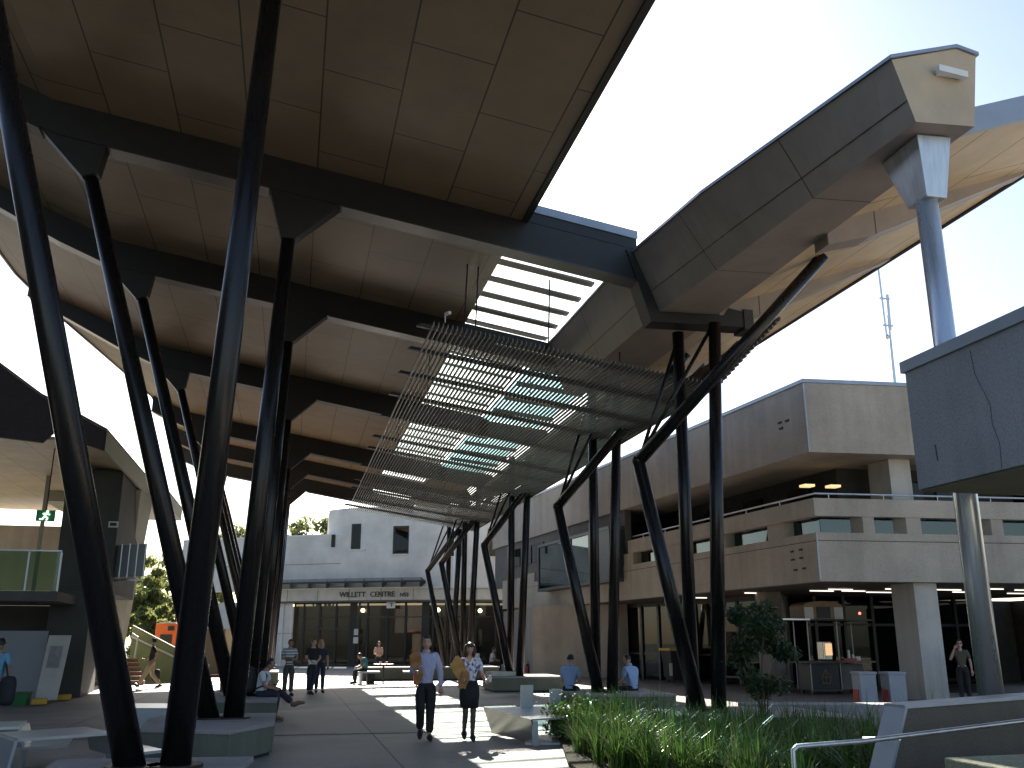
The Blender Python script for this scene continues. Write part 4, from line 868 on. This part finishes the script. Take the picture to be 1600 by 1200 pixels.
MB().tube([(4.0, 41.2, .73), (4.0, 41.2, .76)], .42, 20).build('table_top', 'red', t); MB().tube([(4.0, 41.2, 0), (4.0, 41.2, .73)], .04, 8).build('leg', 'black', t)
for dx in (-.15, .12): tag(MB().tube([(4 + dx, 41.1, .762), (4 + dx, 41.1, .85)], [.035, .045], 10).build('cup', 'cup_white', loc=(4 + dx, 41.1, .762)), 'small bright cup on the far red table, ' + ('left of the pair' if dx < 0 else 'right of the pair'), 'cup', 'cups on the far table')

# ------------------------------------------------------------------ coffee cart
ct = thing('coffee_cart', 'dark coffee cart with arched roof box and lit machine in the shade', 'cart', (17.3, 29, 0))
MB().box((17.2, 29.1, .56), (1.05, .9, .84)).build('cabinet', 'frame_dark', ct, bevel=.01)
m = MB()
for a, b in (((16.66, 28.62, .14), (17.74, 28.62, .14)), ((16.66, 28.62, .99), (17.74, 28.62, .99)), ((16.66, 28.62, .14), (16.66, 28.62, 2.33)), ((17.74, 28.62, .14), (17.74, 28.62, 2.33)), ((18.45, 28.9, 1.03), (18.45, 28.9, 2.33)), ((16.66, 29.5, .14), (16.66, 29.5, 2.33))): m.tube([a, b], .022, 6)
m.build('frame', 'post_metal_dull', ct)
MB().box((17.55, 28.95, 1.03), (2.75, 1.1, .055)).build('counter', 'flange', ct)
MB().box((18.2, 29.1, .56), (.85, .8, .8)).build('side_cabinet', 'interior_mid', ct)
MB().box((17.05, 29.0, 2.36), (3.6, 1.5, .045)).build('awning', 'frame_dark', ct); MB().box((15.9, 28.24, 2.37), (1.3, .03, .05)).build('awning_edge', 'galvanised', ct)
m = MB(); arc = [(16.5 + .0, 2.39), (17.95, 2.39), (17.95, 2.8)] + [(17.22 + .73 * math.cos(a), 2.8 + .17 * math.sin(a)) for a in [R(20 * k) for k in range(1, 9)]] + [(16.5, 2.8)]
m.profile(arc, 28.5, 29.4); rb = m.build('roof_box', 'timber', ct)
m = MB(); m.box((17.22, 28.48, 2.6), (.5, .02, .36)); m.build('box_panel', 'frame_dark', rb)
for x in (16.68, 17.77): m = MB(); m.box((x, 28.485, 2.58), (.32, .02, .38)); m.build('box_panel', 'poster', rb)
MB().box((17.42, 28.95, 1.38), (.32, .4, .6)).build('coffee_machine', 'stainless', ct, bevel=.03); m = MB(); m.box((17.45, 28.74, 1.42), (.24, .02, .38)); m.build('machine_front', 'lamp_dim', ct)
em = [(-.13, 0), (.13, 0), (.17, .22), (.08, .3), (0, .46), (-.08, .3), (-.17, .22)]
m = MB()
for a, b in zip(em, em[1:] + em[:1]): m.tube([(17.2 + a[0], 28.63, .36 + a[1]), (17.2 + b[0], 28.63, .36 + b[1])], .012, 5)
m.tube([(17.2, 28.63, .38), (17.2, 28.63, .76)], .01, 5); m.tube([(17.05, 28.63, .55), (17.35, 28.63, .55)], .01, 5); m.build('emblem', 'timber', ct)
for x, y in ((16.75, 28.75), (17.75, 28.75), (16.75, 29.4), (18.5, 29.3)):
    m = MB(); m.tube([(x - .03, y, .1), (x + .03, y, .1)], .1, 14); m.build('wheel', 'black', ct)
for k, (x, h) in enumerate(((18.15, .34), (18.3, .2), (18.42, .14), (18.52, .14))):
    tag(MB().tube([(x, 28.7, 1.06), (x, 28.7, 1.06 + h)], [.045, .038], 10).build('cup_stack', 'cup_white', loc=(x, 28.7, 1.06)), ['tallest', 'second tallest', 'short left', 'short right'][k] + ' stack of white cups on the coffee cart counter', 'cups', 'cup stacks on the cart')
tag(MB().box((18.05, 28.6, 1.1), (.5, .25, .08)).build('snack_tray', 'red', loc=(18.05, 28.6, 1.06)), 'red tray of snacks on the coffee cart counter', 'tray')
for x, y, lb in ((15.05, 23.2, 'left pale grey bin box with red sides near the column'), (15.72, 22.9, 'right pale grey bin box, closest to the concrete column')):
    t = thing('bin_box', lb, 'bin', (x, y, 0), R(-8), 'pair of grey bin boxes')
    MB().box((0, 0, .42), (.46, .5, .84)).build('body', 'box_grey', t, local=True, bevel=.02); MB().box((0, 0, .87), (.5, .54, .06)).build('lid', 'box_grey', t, local=True); MB().box((-.24, .02, .28), (.03, .3, .34)).build('side_panel', 'red', t, local=True)
wb = thing('wheelie_bin', 'dark wheelie bin with a yellow rim standing by the canteen glazing', 'bin', (16.2, 38.4, 0))
m = MB(); m.hexa([(15.75, 38.0, .1), (16.55, 38.0, .1), (16.55, 38.8, .1), (15.75, 38.8, .1), (15.6, 37.85, 1.3), (16.75, 37.85, 1.3), (16.75, 38.95, 1.3), (15.6, 38.95, 1.3)]); m.build('body', 'black', wb)
MB().box((16.18, 38.4, 1.35), (1.25, 1.2, .1)).build('lid', 'yellow', wb); MB().box((15.62, 37.9, .55), (.1, .1, .5)).build('sticker', 'poster', wb)
for x in (15.85, 16.5): MB().tube([(x - .05, 38.8, .12), (x + .05, 38.8, .12)], .12, 12).build('wheel', 'black', wb)

# ------------------------------------------------------------------ far white building
WP = [(-9.5, 75.5), (-2, 70.6), (3, 67.6), (6, 65.9), (9, 64.5), (13, 63.6), (18, 63.1)]
wil = thing('entrance_building', 'white rendered building with curved sign fascia and dark glass entrance at the far end', 'building', (5, 68, 0))
def wally(x):
    for (a, b), (c, d) in zip(WP[:-1], WP[1:]):
        if a <= x <= c: return lerp(b, d, (x - a) / (c - a))
def curtain(m, xs, z0, z1, d0, d1):
    for a, b in zip(xs[:-1], xs[1:]):
        m.prism([(a, wally(a) + d0), (b, wally(b) + d0), (b, wally(b) + d1), (a, wally(a) + d1)], z0, z1)
fr = lambda a, b, n: [lerp(a, b, k / n) for k in range(n + 1)]
m = MB(); curtain(m, fr(-8.2, 3.3, 8), 5.2, 9.0, .35, 1.2); m.build('wall', 'render_white', wil)
m = MB(); curtain(m, fr(3.302, 17.9, 14), 5.2, 10.9, .35, 1.2); m.prism([(2.4, 69), (3.31, 67.9), (3.31, 72), (2.4, 72)], 5.2, 10.9); m.build('tower_wall', 'render_white', wil)
m = MB(); curtain(m, fr(-8.2, 3.3, 8), 9.002, 9.1, .3, 1.25); m.build('coping', 'white_paint', wil)
m = MB(); curtain(m, fr(-3.4, 17.5, 16), 4.42, 5.2, -.05, .3); fas = m.build('sign_fascia', 'fascia_panels', wil)
m = MB(); curtain(m, fr(-3.4, 17.5, 16), 5.203, 5.28, -.25, .34); m.build('ledge', 'white_paint', wil)
m = MB(); curtain(m, fr(-8.2, .2, 6), 0, 4.41, .4, .8); m.build('wall', 'render_white', wil)
m = MB(); curtain(m, fr(-3.3, 17.5, 14), 4.3, 4.418, -.04, 3.0); m.build('soffit', 'interior_mid', wil)
for x, z0, z1, wd in ((3.95, 8.0, 9.7, .62), (6.75, 7.6, 9.45, 1.05), (2.62, 8.2, 9.0, .2), (10.6, 7.4, 9.2, .9), (13.2, 7.4, 9.2, .9)):
    f = MB(); ym = wally(min(x + wd / 2, 17)) ; sl_ = math.atan2(wally(min(x + wd, 17.5)) - wally(x), wd)
    f.box((x + wd / 2, ym + .335, (z0 + z1) / 2), (wd + .1, .06, z1 - z0 + .1), sl_); o = f.build('window', 'frame_dark', wil)
    f = MB(); f.box((x + wd / 2, ym + .305, (z0 + z1) / 2), (wd - .05, .02, z1 - z0 - .06), sl_); f.build('pane', 'dark_glass', o)
for x in (-.9, -.45):
    m = MB(); m.tube([(x, wally(x) + .33, 0), (x, wally(x) + .33, 4.4)], .05, 8); m.build('downpipe', 'white_paint', wil)
m = MB(); curtain(m, fr(-8.2, 3.3, 8), 6.98, 7.01, .335, .36); curtain(m, fr(-8.2, .2, 6), 2.2, 2.23, .385, .41); m.build('render_joint', 'interior_mid', wil)
for x in (3.95, 6.75, 10.6, 13.2):
    m = MB(); m.box((x + .45, wally(x + .4) + .3, {3.95: 7.92, 6.75: 7.52, 10.6: 7.32, 13.2: 7.32}[x]), (1.25, .18, .06), math.atan2(wally(x + 1) - wally(x), 1)); m.build('window_sill', 'white_paint', wil)
# entrance glazing
m = MB(); curtain(m, fr(.3, 17.5, 14), .02, 4.3, .9, .93); gz_ = m.build('entrance_glass', 'dark_glass', wil)
m = MB()
for x in (.35, 1.0, 2.1, 3.2, 4.35, 4.75, 5.3, 6.6, 7.8, 9.1, 9.6, 11, 12.4, 13.8, 15.2, 16.6):
    m.box((x, wally(x) + .85, 2.15), (.13 if x not in (4.35, 9.1) else .5, .14, 4.3))
for z in (3.25, .08): curtain(m, fr(.3, 17.5, 14), z, z + .1, .82, .89)
m.box((2.7, wally(2.7) + .84, 2.55), (3.4, .1, .12), -.52)
m.build('mullion', 'frame_dark', gz_)
m = MB(); curtain(m, fr(-.8, 17.6, 12), 0, 4.3, 7, 7.3); m.build('interior_wall', 'interior_mid', wil)
m = MB(); curtain(m, fr(-.8, 17.6, 12), .004, .02, .95, 7); m.build('interior_floor', 'interior_floor', wil)
for x, z in ((4.95, 3.75), (9.9, 3.75), (12.7, 3.7)):
    m = MB(); m.ball((x, wally(x) + .6, z), .14, 10, 8); m.build('lamp', 'lamp_warm', wil)
m = MB()
for k, x in enumerate(fr(-2.6, 8.6, 9)[:-1]):
    x1 = x + 1.2
    m.add([(x, wally(x) - 1.7, 5.55), (x1, wally(x1) - 1.7, 5.55), (x1, wally(x1) + .3, 5.95), (x, wally(x) + .3, 5.95)], [(0, 1, 2, 3)])
aw = m.build('awning_glass', 'dark_glass', wil)
m = MB()
for k, x in enumerate(fr(-2.6, 8.6, 9)):
    y = wally(x); m.hexa([(x, y - 1.8, 5.42), (x + .12, y - 1.8, 5.42), (x + .12, y + .34, 5.3), (x, y + .34, 5.3), (x, y - 1.8, 5.53), (x + .12, y - 1.8, 5.53), (x + .12, y + .34, 5.94), (x, y + .34, 5.94)])
curtain(m, fr(-2.6, 8.7, 8), 5.5, 5.62, -1.85, -1.72); m.build('awning_arm', 'beam_steel', aw)
def lettering(txt, size, loc, rot, parent, mat='lettering', name='lettering'):
    cu = bpy.data.curves.new(name, 'FONT'); cu.body = txt; cu.size = size; cu.extrude = .02; cu.align_x = 'LEFT'; cu.offset = .006
    o = bpy.data.objects.new(name, cu); COL.objects.link(o); bpy.context.view_layer.update()
    me = bpy.data.meshes.new_from_object(o.evaluated_get(bpy.context.evaluated_depsgraph_get())); bpy.data.objects.remove(o)
    me.materials.clear(); me.materials.append(MATS[mat]); o = bpy.data.objects.new(name, me); COL.objects.link(o)
    M = Matrix.Translation(loc) @ rot.to_4x4(); me.transform(M)
    off = Vector(); r = parent
    while r is not None: off += Vector(r.location); r = r.parent
    me.transform(Matrix.Translation(-off)); o.parent = parent; return o
def signrot(x): return Matrix.Rotation(math.atan2(wally(x + .5) - wally(x), .5), 3, 'Z') @ Matrix.Rotation(R(90), 3, 'X')
# the words are set along the curve, a few letters to each facet
xw = 3.3
for word, sz, ad in (('WILLETT', .5, 2.02), ('CENTRE', .5, 1.95), ('N53', .36, .8)):
    lettering(word, sz, (xw, wally(xw) - .09, 4.64), signrot(xw), fas); xw += ad
sg = MB().box((6.75, wally(6.75) + .3, 4.12), (.62, .05, .5), -.5).build('hanging_sign', 'white_paint', wil); lettering('T', .36, (6.68, wally(6.75) + .26, 3.99), signrot(6.7), sg)
lp = tag(MB().tube([(9.55, 56, 0), (9.55, 56, 8.5)], .11, 12).build('flagpole', 'white_paint', loc=(9.55, 56, 0), smooth=True), 'plain white upright pole between the far dark columns', 'pole')
nb = thing('notice_board', 'pair of small notices on the far entrance pillar', 'notice', (4.55, 66.6, 1.4)); MB().box((4.55, wally(4.55) + .5, 2.3), (.32, .03, .42), -.5).build('notice', 'poster', nb); MB().box((4.55, wally(4.55) + .5, 1.75), (.36, .03, .42), -.5).build('notice', 'poster', nb)

# ------------------------------------------------------------------ building on the left
lb = thing('balcony_building', 'dark roofed building with tan ceiling and glass balcony on the left', 'building', (-8, 33, 0))
LR = [(-5.66, 7.71), (-6.6, 8.21), (-7.54, 8.68), (-8.78, 9.55), (-14.5, 13.2), (-14.5, 7.4), (-8.5, 7.38), (-7.36, 7.28), (-7.1, 7.58), (-5.66, 7.12)]
def pieces(m, y0, y1):
    m.profile([LR[0], LR[1], LR[2], LR[8], LR[9]], y0, y1); m.profile([LR[2], LR[3], LR[4], LR[5], LR[6], LR[7], LR[8]], y0, y1)
m = MB(); pieces(m, 29.0, 29.16); m.build('roof_fascia', 'dark_roof', lb)
m = MB(); m.profile([(-5.62, 7.73), (-6.6, 8.23), (-7.54, 8.7), (-8.78, 9.57), (-14.5, 13.25), (-14.5, 13.35), (-8.78, 9.62), (-7.54, 8.75), (-6.6, 8.28), (-5.62, 7.78)], 28.98, 39.6); m.build('roof', 'dark_roof', lb)
m = MB(); m.prism([(-5.70, 29.17), (-5.62, 29.0), (-5.62, 39.6), (-5.70, 39.6)], 7.12, 7.74); m.build('roof_side', 'fin_panel', lb)
m = MB(); m.profile([(-5.71, 7.2), (-7.1, 7.4), (-14, 7.45), (-14, 7.55), (-7.1, 7.5), (-5.71, 7.3)], 29.17, 46); m.build('ceiling', 'tan_ceiling', lb)
m = MB(); m.prism([(-9.7, 39.6), (-5.1, 39.6), (-5.1, 45), (-9.7, 45)], 7.0, 7.6); m.build('roof', 'fin_panel', lb)
m = MB(); m.prism([(-7.45, 33), (-5.72, 33), (-5.9, 38.9), (-7.45, 38.9)], 3.2, 7.2); m.prism([(-7.3, 32.2), (-6.15, 32.4), (-6.5, 36.5), (-7.3, 36.5)], 0, 3.2); m.build('wall', 'dark_wall', lb)
m = MB(); m.hexa([(-7.25, 41.5, 0), (-6.55, 41.5, 0), (-7.3, 46, 0), (-7.9, 46, 0), (-5.95, 36.5, 7.1), (-5.66, 36.5, 7.1), (-5.66, 39.6, 7.1), (-5.95, 39.6, 7.1)]); m.build('fin', 'fin_panel', lb)
m = MB(); m.prism([(-14, 29.2), (-6.45, 29.2), (-6.6, 33), (-14, 33)], 2.78, 3.05); m.build('balcony_slab', 'interior_mid', lb)
m = MB(); m.prism([(-14, 33.5), (-7.31, 33.5), (-7.31, 33.8), (-14, 33.8)], 0, 2.78); m.build('wall', 'dark_wall', lb)
gl_ = MB(); gl_.box((-10.2, 29.35, 3.62), (7.4, .02, 1.1)); bal = gl_.build('balustrade', 'green_glass', lb)
m = MB()
for x in (-6.5, -7.35, -8.2, -9.05): m.box((x, 29.3, 3.5), (.05, .05, 1.3))
m.box((-10.2, 29.33, 4.19), (7.4, .06, .04)); m.build('rail', 'galvanised', bal)
m = MB(); m.box((-5.3, 33.2, 4.25), (1.5, .03, 1.05), R(-38)); m.build('privacy_panel', 'hoarding', lb)
m = MB()
for k in range(5): m.box((-5.85 + k * .28, 33.6 - k * .22, 4.25), (.03, .03, 1.1))
m.box((-5.3, 33.18, 3.62), (1.5, .05, .05), R(-38)); m.build('panel_post', 'galvanised', lb)
m = MB(); m.prism([(-40, -6), (-14.6, -6), (-14.6, 28.9), (-40, 28.9)], 0, 12.5); m.build('wall', 'dark_wall', lb)  # unseen wing added to block light coming from the left
m = MB(); m.prism([(-14, 44), (-8.2, 44), (-8.2, 44.3), (-14, 44.3)], 2.5, 6.5); m.build('wall', 'concrete', lb)
m = MB(); m.box((-8.75, 36.0, 5.2), (.12, .12, 4.6)); m.build('column', 'fin_panel', lb)
m = MB(); m.box((-5.85, 32.96, 5.4), (.3, .04, .2)); m.build('wall_fitting', 'white_paint', lb); m = MB(); m.box((-5.85, 32.93, 5.4), (.2, .04, .1)); m.build('wall_fitting', 'black', lb)
ex = thing('exit_sign', 'green running-man exit sign hanging over the balcony', 'sign', (-7.35, 30.5, 5.4))
MB().box((-7.35, 30.5, 5.33), (.52, .06, .33)).build('sign_box', 'exit_green', ex)
m = MB(); m.ball((-7.3, 30.45, 5.45), .035, 8, 6)
for a, b in (((-7.32, 5.41), (-7.37, 5.31)), ((-7.37, 5.31), (-7.28, 5.26)), ((-7.28, 5.26), (-7.31, 5.19)), ((-7.37, 5.31), (-7.42, 5.22)), ((-7.42, 5.22), (-7.5, 5.22)), ((-7.33, 5.39), (-7.23, 5.36)), ((-7.33, 5.39), (-7.42, 5.38))): m.tube([(a[0], 30.455, a[1]), (b[0], 30.455, b[1])], .018, 5)
m.build('running_man', 'exit_white', ex); MB().tube([(-7.35, 30.5, 5.51), (-7.35, 30.5, 7.4)], .02, 6).build('hanger', 'black', ex)
hb = tag(MB().box((-7.9, 30.7, 1.0), (2.0, .06, 1.95)).build('hoarding_panel', 'hoarding', loc=(-7.9, 30.7, 0)), 'big blank white hoarding sheet standing below the glass balcony', 'hoarding')
pb = thing('poster_board', 'tall leaning board with a faded grey printed panel', 'poster', (-6.55, 29.9, 0))
m = MB(); m.hexa([(-6.85, 29.9, .08), (-6.28, 29.9, .08), (-6.28, 29.94, .08), (-6.85, 29.94, .08), (-6.80, 30.4, 1.85), (-6.2, 30.4, 1.85), (-6.2, 30.44, 1.85), (-6.80, 30.44, 1.85)]); m.build('board', 'poster', pb)
m = MB(); m.hexa([(-6.72, 30.11, .95), (-6.38, 30.11, .95), (-6.38, 30.15, .95), (-6.72, 30.15, .95), (-6.7, 30.28, 1.55), (-6.36, 30.28, 1.55), (-6.36, 30.32, 1.55), (-6.7, 30.32, 1.55)]); m.build('print', 'poster_print', pb)
for (x, y, lab) in ((-6.5, 28.9, 'front yellow block footing the leaning poster board'), (-6.3, 30.9, 'rear yellow block beside the dark wall')):
    tag(MB().box((x, y, .1), (.40, .28, .16), R(10)).build('footing_block', 'yellow', loc=(x, y, 0), bevel=.03), lab, 'block', 'yellow footing blocks')
tag(MB().hexa([(-7.3, 28.9, 0), (-6.85, 28.9, 0), (-6.85, 29.3, 0), (-7.3, 29.3, 0), (-7.36, 28.85, .34), (-6.8, 28.85, .34), (-6.8, 29.35, .34), (-7.36, 29.35, .34)]).build('plastic_tub', 'bin_green', loc=(-7.1, 29.1, 0)), 'green plastic tub at the foot of the white hoarding', 'tub')

# steps and what stands behind them on the left
st = thing('stairs', 'sunlit stair flight with brick risers and a green side wall', 'stairs', (-6, 42, 0))
for k in range(6):
    m = MB(); m.box((-6.6 - k * .12, 41.3 + k * .36, .08 + k * .165), (2.2, .36, .155)); sx = m.build('riser', 'brick_riser', st)
    m = MB(); m.box((-6.6 - k * .12, 41.29 + k * .36, .165 + k * .165), (2.2, .40, .02)); m.build('tread', 'tread', sx)
m = MB(); m.hexa([(-6.6, 44.2, 0), (-3.3, 44.2, 0), (-3.3, 44.5, 0), (-6.6, 44.5, 0), (-6.6, 44.2, 2.3), (-3.3, 44.2, .62), (-3.3, 44.5, .62), (-6.6, 44.5, 2.3)]); m.build('side_wall', 'green_wall', st)
m = MB(); m.hexa([(-6.6, 44.15, 2.31), (-3.3, 44.15, .63), (-3.3, 44.55, .63), (-6.6, 44.55, 2.31), (-6.6, 44.15, 2.36), (-3.3, 44.15, .68), (-3.3, 44.55, .68), (-6.6, 44.55, 2.36)]); m.build('coping', 'pale_concrete', st)
m = MB(); m.tube([(-6.6, 44.0, 1.9), (-3.3, 44.0, .35)], .045, 8); m.tube([(-6.3, 43.6, .9), (-6.25, 43.6, 1.85), (-6.5, 43.6, 2.0)], .04, 8); m.build('handrail', 'white_paint', st)
og = thing('orange_machine', 'bright orange machine cabinet with dark panels behind the stair wall', 'machine', (-5.9, 50, 0))
MB().box((-5.85, 50.3, 1.3), (1.05, .8, 2.45)).build('cabinet', 'orange', og, bevel=.03); MB().box((-5.85, 49.88, 1.78), (.55, .04, .45)).build('panel', 'black', og); MB().box((-5.65, 49.88, 2.3), (.3, .04, .22)).build('panel', 'black', og); MB().box((-5.85, 50.72, 1.3), (1.0, .04, 2.3)).build('panel', 'frame_dark', og); MB().box((-5.85, 50.3, 2.56), (.8, .6, .08)).build('lid', 'white_paint', og)  # rear dark panel added unseen to keep orange out of the glass reflections
bw = tag(MB().prism([(-4.2, 52), (-2.2, 52), (-2.2, 52.3), (-4.2, 52.3)], 0, 2.3).build('garden_wall', 'tan_ceiling', loc=(-3.2, 52, 0)), 'low cream wall glimpsed between the left raking columns', 'wall')
t = thing('red_bench', 'dark red bench glimpsed between the left column feet', 'bench', (-2.6, 36, 0)); MB().box((-2.6, 36, .5), (1.0, .5, .08)).build('seat', 'red', t); MB().box((-3.0, 36, .23), (.08, .4, .46)).build('leg', 'black', t); MB().box((-2.2, 36, .23), (.08, .4, .46)).build('leg', 'black', t)

# ------------------------------------------------------------------ vegetation
def leaves(m, c, r, n, size, rg, flat=.6):
    for _ in range(n):
        while True:
            p = Vector((rg.uniform(-1, 1), rg.uniform(-1, 1), rg.uniform(-1, 1)))
            if .25 < p.length < 1: break
        p = Vector((c[0] + p.x * r[0], c[1] + p.y * r[1], c[2] + p.z * r[2]))
        q = Quaternion((rg.gauss(0, 1), rg.gauss(0, 1), rg.gauss(0, 1), rg.gauss(0, 1))).normalized(); s = size * rg.uniform(.6, 1.3)
        a, b = q @ Vector((s, 0, 0)), q @ Vector((0, s * .38, 0))
        m.add([p - a, p - b * .9 + a * .1, p + a, p + b * .9 + a * .1], [(0, 1, 2, 3)])
def tree(label, x, y, h, w_, n, seed, size=.22, mat='leaf_gum', grp=None, base=.0, name='gum_tree', crown0=.35):
    rg = random.Random(seed); t = thing(name, label, 'tree', (x, y, base), 0, grp)
    m = MB(); m.tube([(x, y, base), (x + .1 * w_, y, base + h * .35), (x - .05 * w_, y, base + h * .8)], [.035 * h * .6, .02 * h * .6, .006 * h], 8)
    tips = []
    for k in range(9):
        z0 = base + h * rg.uniform(.25, .65); a = rg.uniform(0, 6.28); rr = w_ * rg.uniform(.3, .8)
        tip = (x + math.cos(a) * rr, y + math.sin(a) * rr, min(base + h * .95, z0 + h * rg.uniform(.12, .35))); tips.append(tip)
        m.tube([(x + .05 * w_, y, z0), ((x + tip[0]) / 2, (y + tip[1]) / 2, (z0 + tip[2]) / 2 + .2), tip], [.009 * h, .006 * h, .003 * h], 6)
    m.build('trunk', 'bark', t, smooth=True)
    m = MB(); cl = 26
    for k in range(cl):
        if k < len(tips): c = tips[k]
        else:
            a = rg.uniform(0, 6.28); zt = rg.uniform(crown0, 1.0); rr = w_ * math.sqrt(rg.random()) * (1.05 - .5 * abs(zt - .55) / .5)
            c = (x + math.cos(a) * rr, y + math.sin(a) * rr, base + h * zt)
        r = w_ * rg.uniform(.18, .36); leaves(m, c, (r, r, r * .7), n // cl, size, rg)
    m.build('crown', mat, t); return t
for k, (x, y, h, w_) in enumerate(((-13.5, 82, 8.8, 2.8), (-11.2, 78, 7.4, 2.4), (-10.8, 90, 9.6, 3.2), (-9.2, 84, 6.6, 2.2), (-16.5, 92, 10.4, 3.6), (-9.6, 74, 4.0, 1.7))):
    tree(['broad gum tree behind the stair wall, left of the pair in front', 'mid green gum tree in the gap right of the left building', 'tallest gum tree in the gap beside the left building', 'small bright gum tree nearest the white wall', 'big gum tree mostly behind the left building', 'low bushy gum above the stair wall'][k], x, y, h, w_, 3600, 40 + k, .26, 'leaf_gum', 'gum trees beyond the left building', crown0=.12)
for k, (x, y, h, w_) in enumerate(((-.6, 92, 13.6, 3.2), (2.3, 90, 12.9, 2.4), (3.6, 95, 13.2, 1.6), (-6.5, 96, 12.6, 2.6))):
    tree(['leafy treetop over the white roof right of the raking columns', 'bright treetop beside the white tower corner', 'thin treetop touching the white tower corner', 'treetop mostly hidden behind the raking columns'][k], x, y, h, w_, 3000, 60 + k, .3, 'leaf_gum', 'treetops behind the white building', crown0=.5)
tag(MB().prism([(4.45, 15.5), (3.9, 13.3), (3.7, 11.5), (5.15, 8.4), (12.3, 8.5), (12.5, 16.5), (8.9, 17.9), (6.2, 19.4), (5.2, 19.0)], -.02, .06).build('garden_bed', 'soil'), kind='structure')
# strap-leaved grass: one mass of blades
rg = random.Random(11); m = MB()
def blade(x, y, L, wd, a, lean):
    pts = []; n = 5
    for k in range(n + 1):
        t = k / n; rad = lean * L * t * t; z = L * (t - .28 * lean * t * t * 1.6)
        pts.append(Vector((x + math.cos(a) * rad, y + math.sin(a) * rad, .05 + z)))
    s = Vector((-math.sin(a), math.cos(a), 0)); vs = []
    for k, p in enumerate(pts):
        q = wd * (1 - (k / n) ** 2) * .5 + .0012; vs += [p - s * q, p + s * q]
    m.add(vs, [(2 * k, 2 * k + 1, 2 * k + 3, 2 * k + 2) for k in range(n)])
def inbed(x, y):
    if y < 15.5: xe = lerp(4.0, 4.5, (y - 13.3) / 2.2) if y > 13.3 else 3.9 + (13.3 - y) * .25
    else: xe = 4.5 + (y - 15.5) * .22
    return x > xe + .12 and x < 12.2 and y < 18.8 - max(0, x - 6) * .45
cl = 0
while cl < 500:
    x = rg.uniform(4.2, 12); y = rg.uniform(9.5, 18.6)
    if not inbed(x, y) or (x > 6.4 and 14.6 < y < 18): continue
    if rg.random() > .25 and x > 8.2: continue
    cl += 1; tall = rg.uniform(.45, .88)
    for k in range(rg.randint(26, 40)):
        a = rg.uniform(0, 6.28); r0 = rg.uniform(0, .09)
        blade(x + math.cos(a) * r0, y + math.sin(a) * r0, tall * rg.uniform(.55, 1.15), rg.uniform(.011, .021), a + rg.uniform(-.5, .5), abs(rg.gauss(.45, .28)))
tag(m.build('strap_grass', 'grass_blade'), 'thick strap leaved grass filling the garden bed', 'grass', kind='stuff')
fb = thing('glinting_shrub', 'low leafy shrub with painted white flowers at the bed corner by the steel seat', 'shrub', (4.95, 16.6, 0)); rg = random.Random(5)
m = MB()
for k in range(18):
    a = rg.uniform(0, 6.28); r = rg.uniform(.1, .5); leaves(m, (5.0 + math.cos(a) * r, 16.5 + math.sin(a) * r * 1.3, rg.uniform(.15, .62)), (.2, .2, .18), 130, .05, rg)
m.build('foliage', 'grass_blade', fb)
m = MB()
for k in range(46): m.ball((4.95 + rg.gauss(0, .32), 16.4 + rg.gauss(0, .42), rg.uniform(.4, .8)), (.022, .022, .012), 6, 4)
m.build('glints', 'white_paint', fb)  # white dots painted in for glints of light on the leaves
m = MB()
for k in range(9): a = k * .7; m.tube([(5, 16.5, .04), (5 + math.cos(a) * .35, 16.5 + math.sin(a) * .4, .5)], .008, 5)
m.build('stems', 'bark', fb)
for k, (x, y, h, w_, n) in enumerate(((7.9, 15.3, 1.85, .72, 4200),)):
    rg = random.Random(77); t = thing('small_tree', 'slender dark leafy sapling in front of the nearest right columns', 'tree', (x, y, .4))
    m = MB(); tips = []
    for j in range(7):
        a = j * .9; tip = (x + math.cos(a) * w_ * rg.uniform(.3, .8), y + math.sin(a) * w_ * rg.uniform(.3, .8), .4 + h * rg.uniform(.5, .95)); tips.append(tip)
        m.tube([(x + .02 * j, y, .4), (x + (tip[0] - x) * .4, y + (tip[1] - y) * .4, .4 + h * .35), tip], [.016, .012, .005], 6)
        for q in range(3):
            b0 = rg.uniform(.4, .9); sx = x + (tip[0] - x) * b0; sy = y + (tip[1] - y) * b0; sz_ = lerp(.4 + h * .3, tip[2], b0)
            m.tube([(sx, sy, sz_), (sx + rg.gauss(0, .16), sy + rg.gauss(0, .16), sz_ + rg.uniform(.05, .25))], [.005, .002], 5)
    m.build('trunk', 'bark', t)
    m = MB()
    for j in range(34):
        c = tips[j % 7] if j < 14 else (x + rg.gauss(0, w_ * .45), y + rg.gauss(0, w_ * .45), .4 + h * rg.uniform(.22, 1.0))
        leaves(m, c, (.20, .20, .17), n // 34, .06, rg)
    m.build('crown', 'leaf_shrub', t)
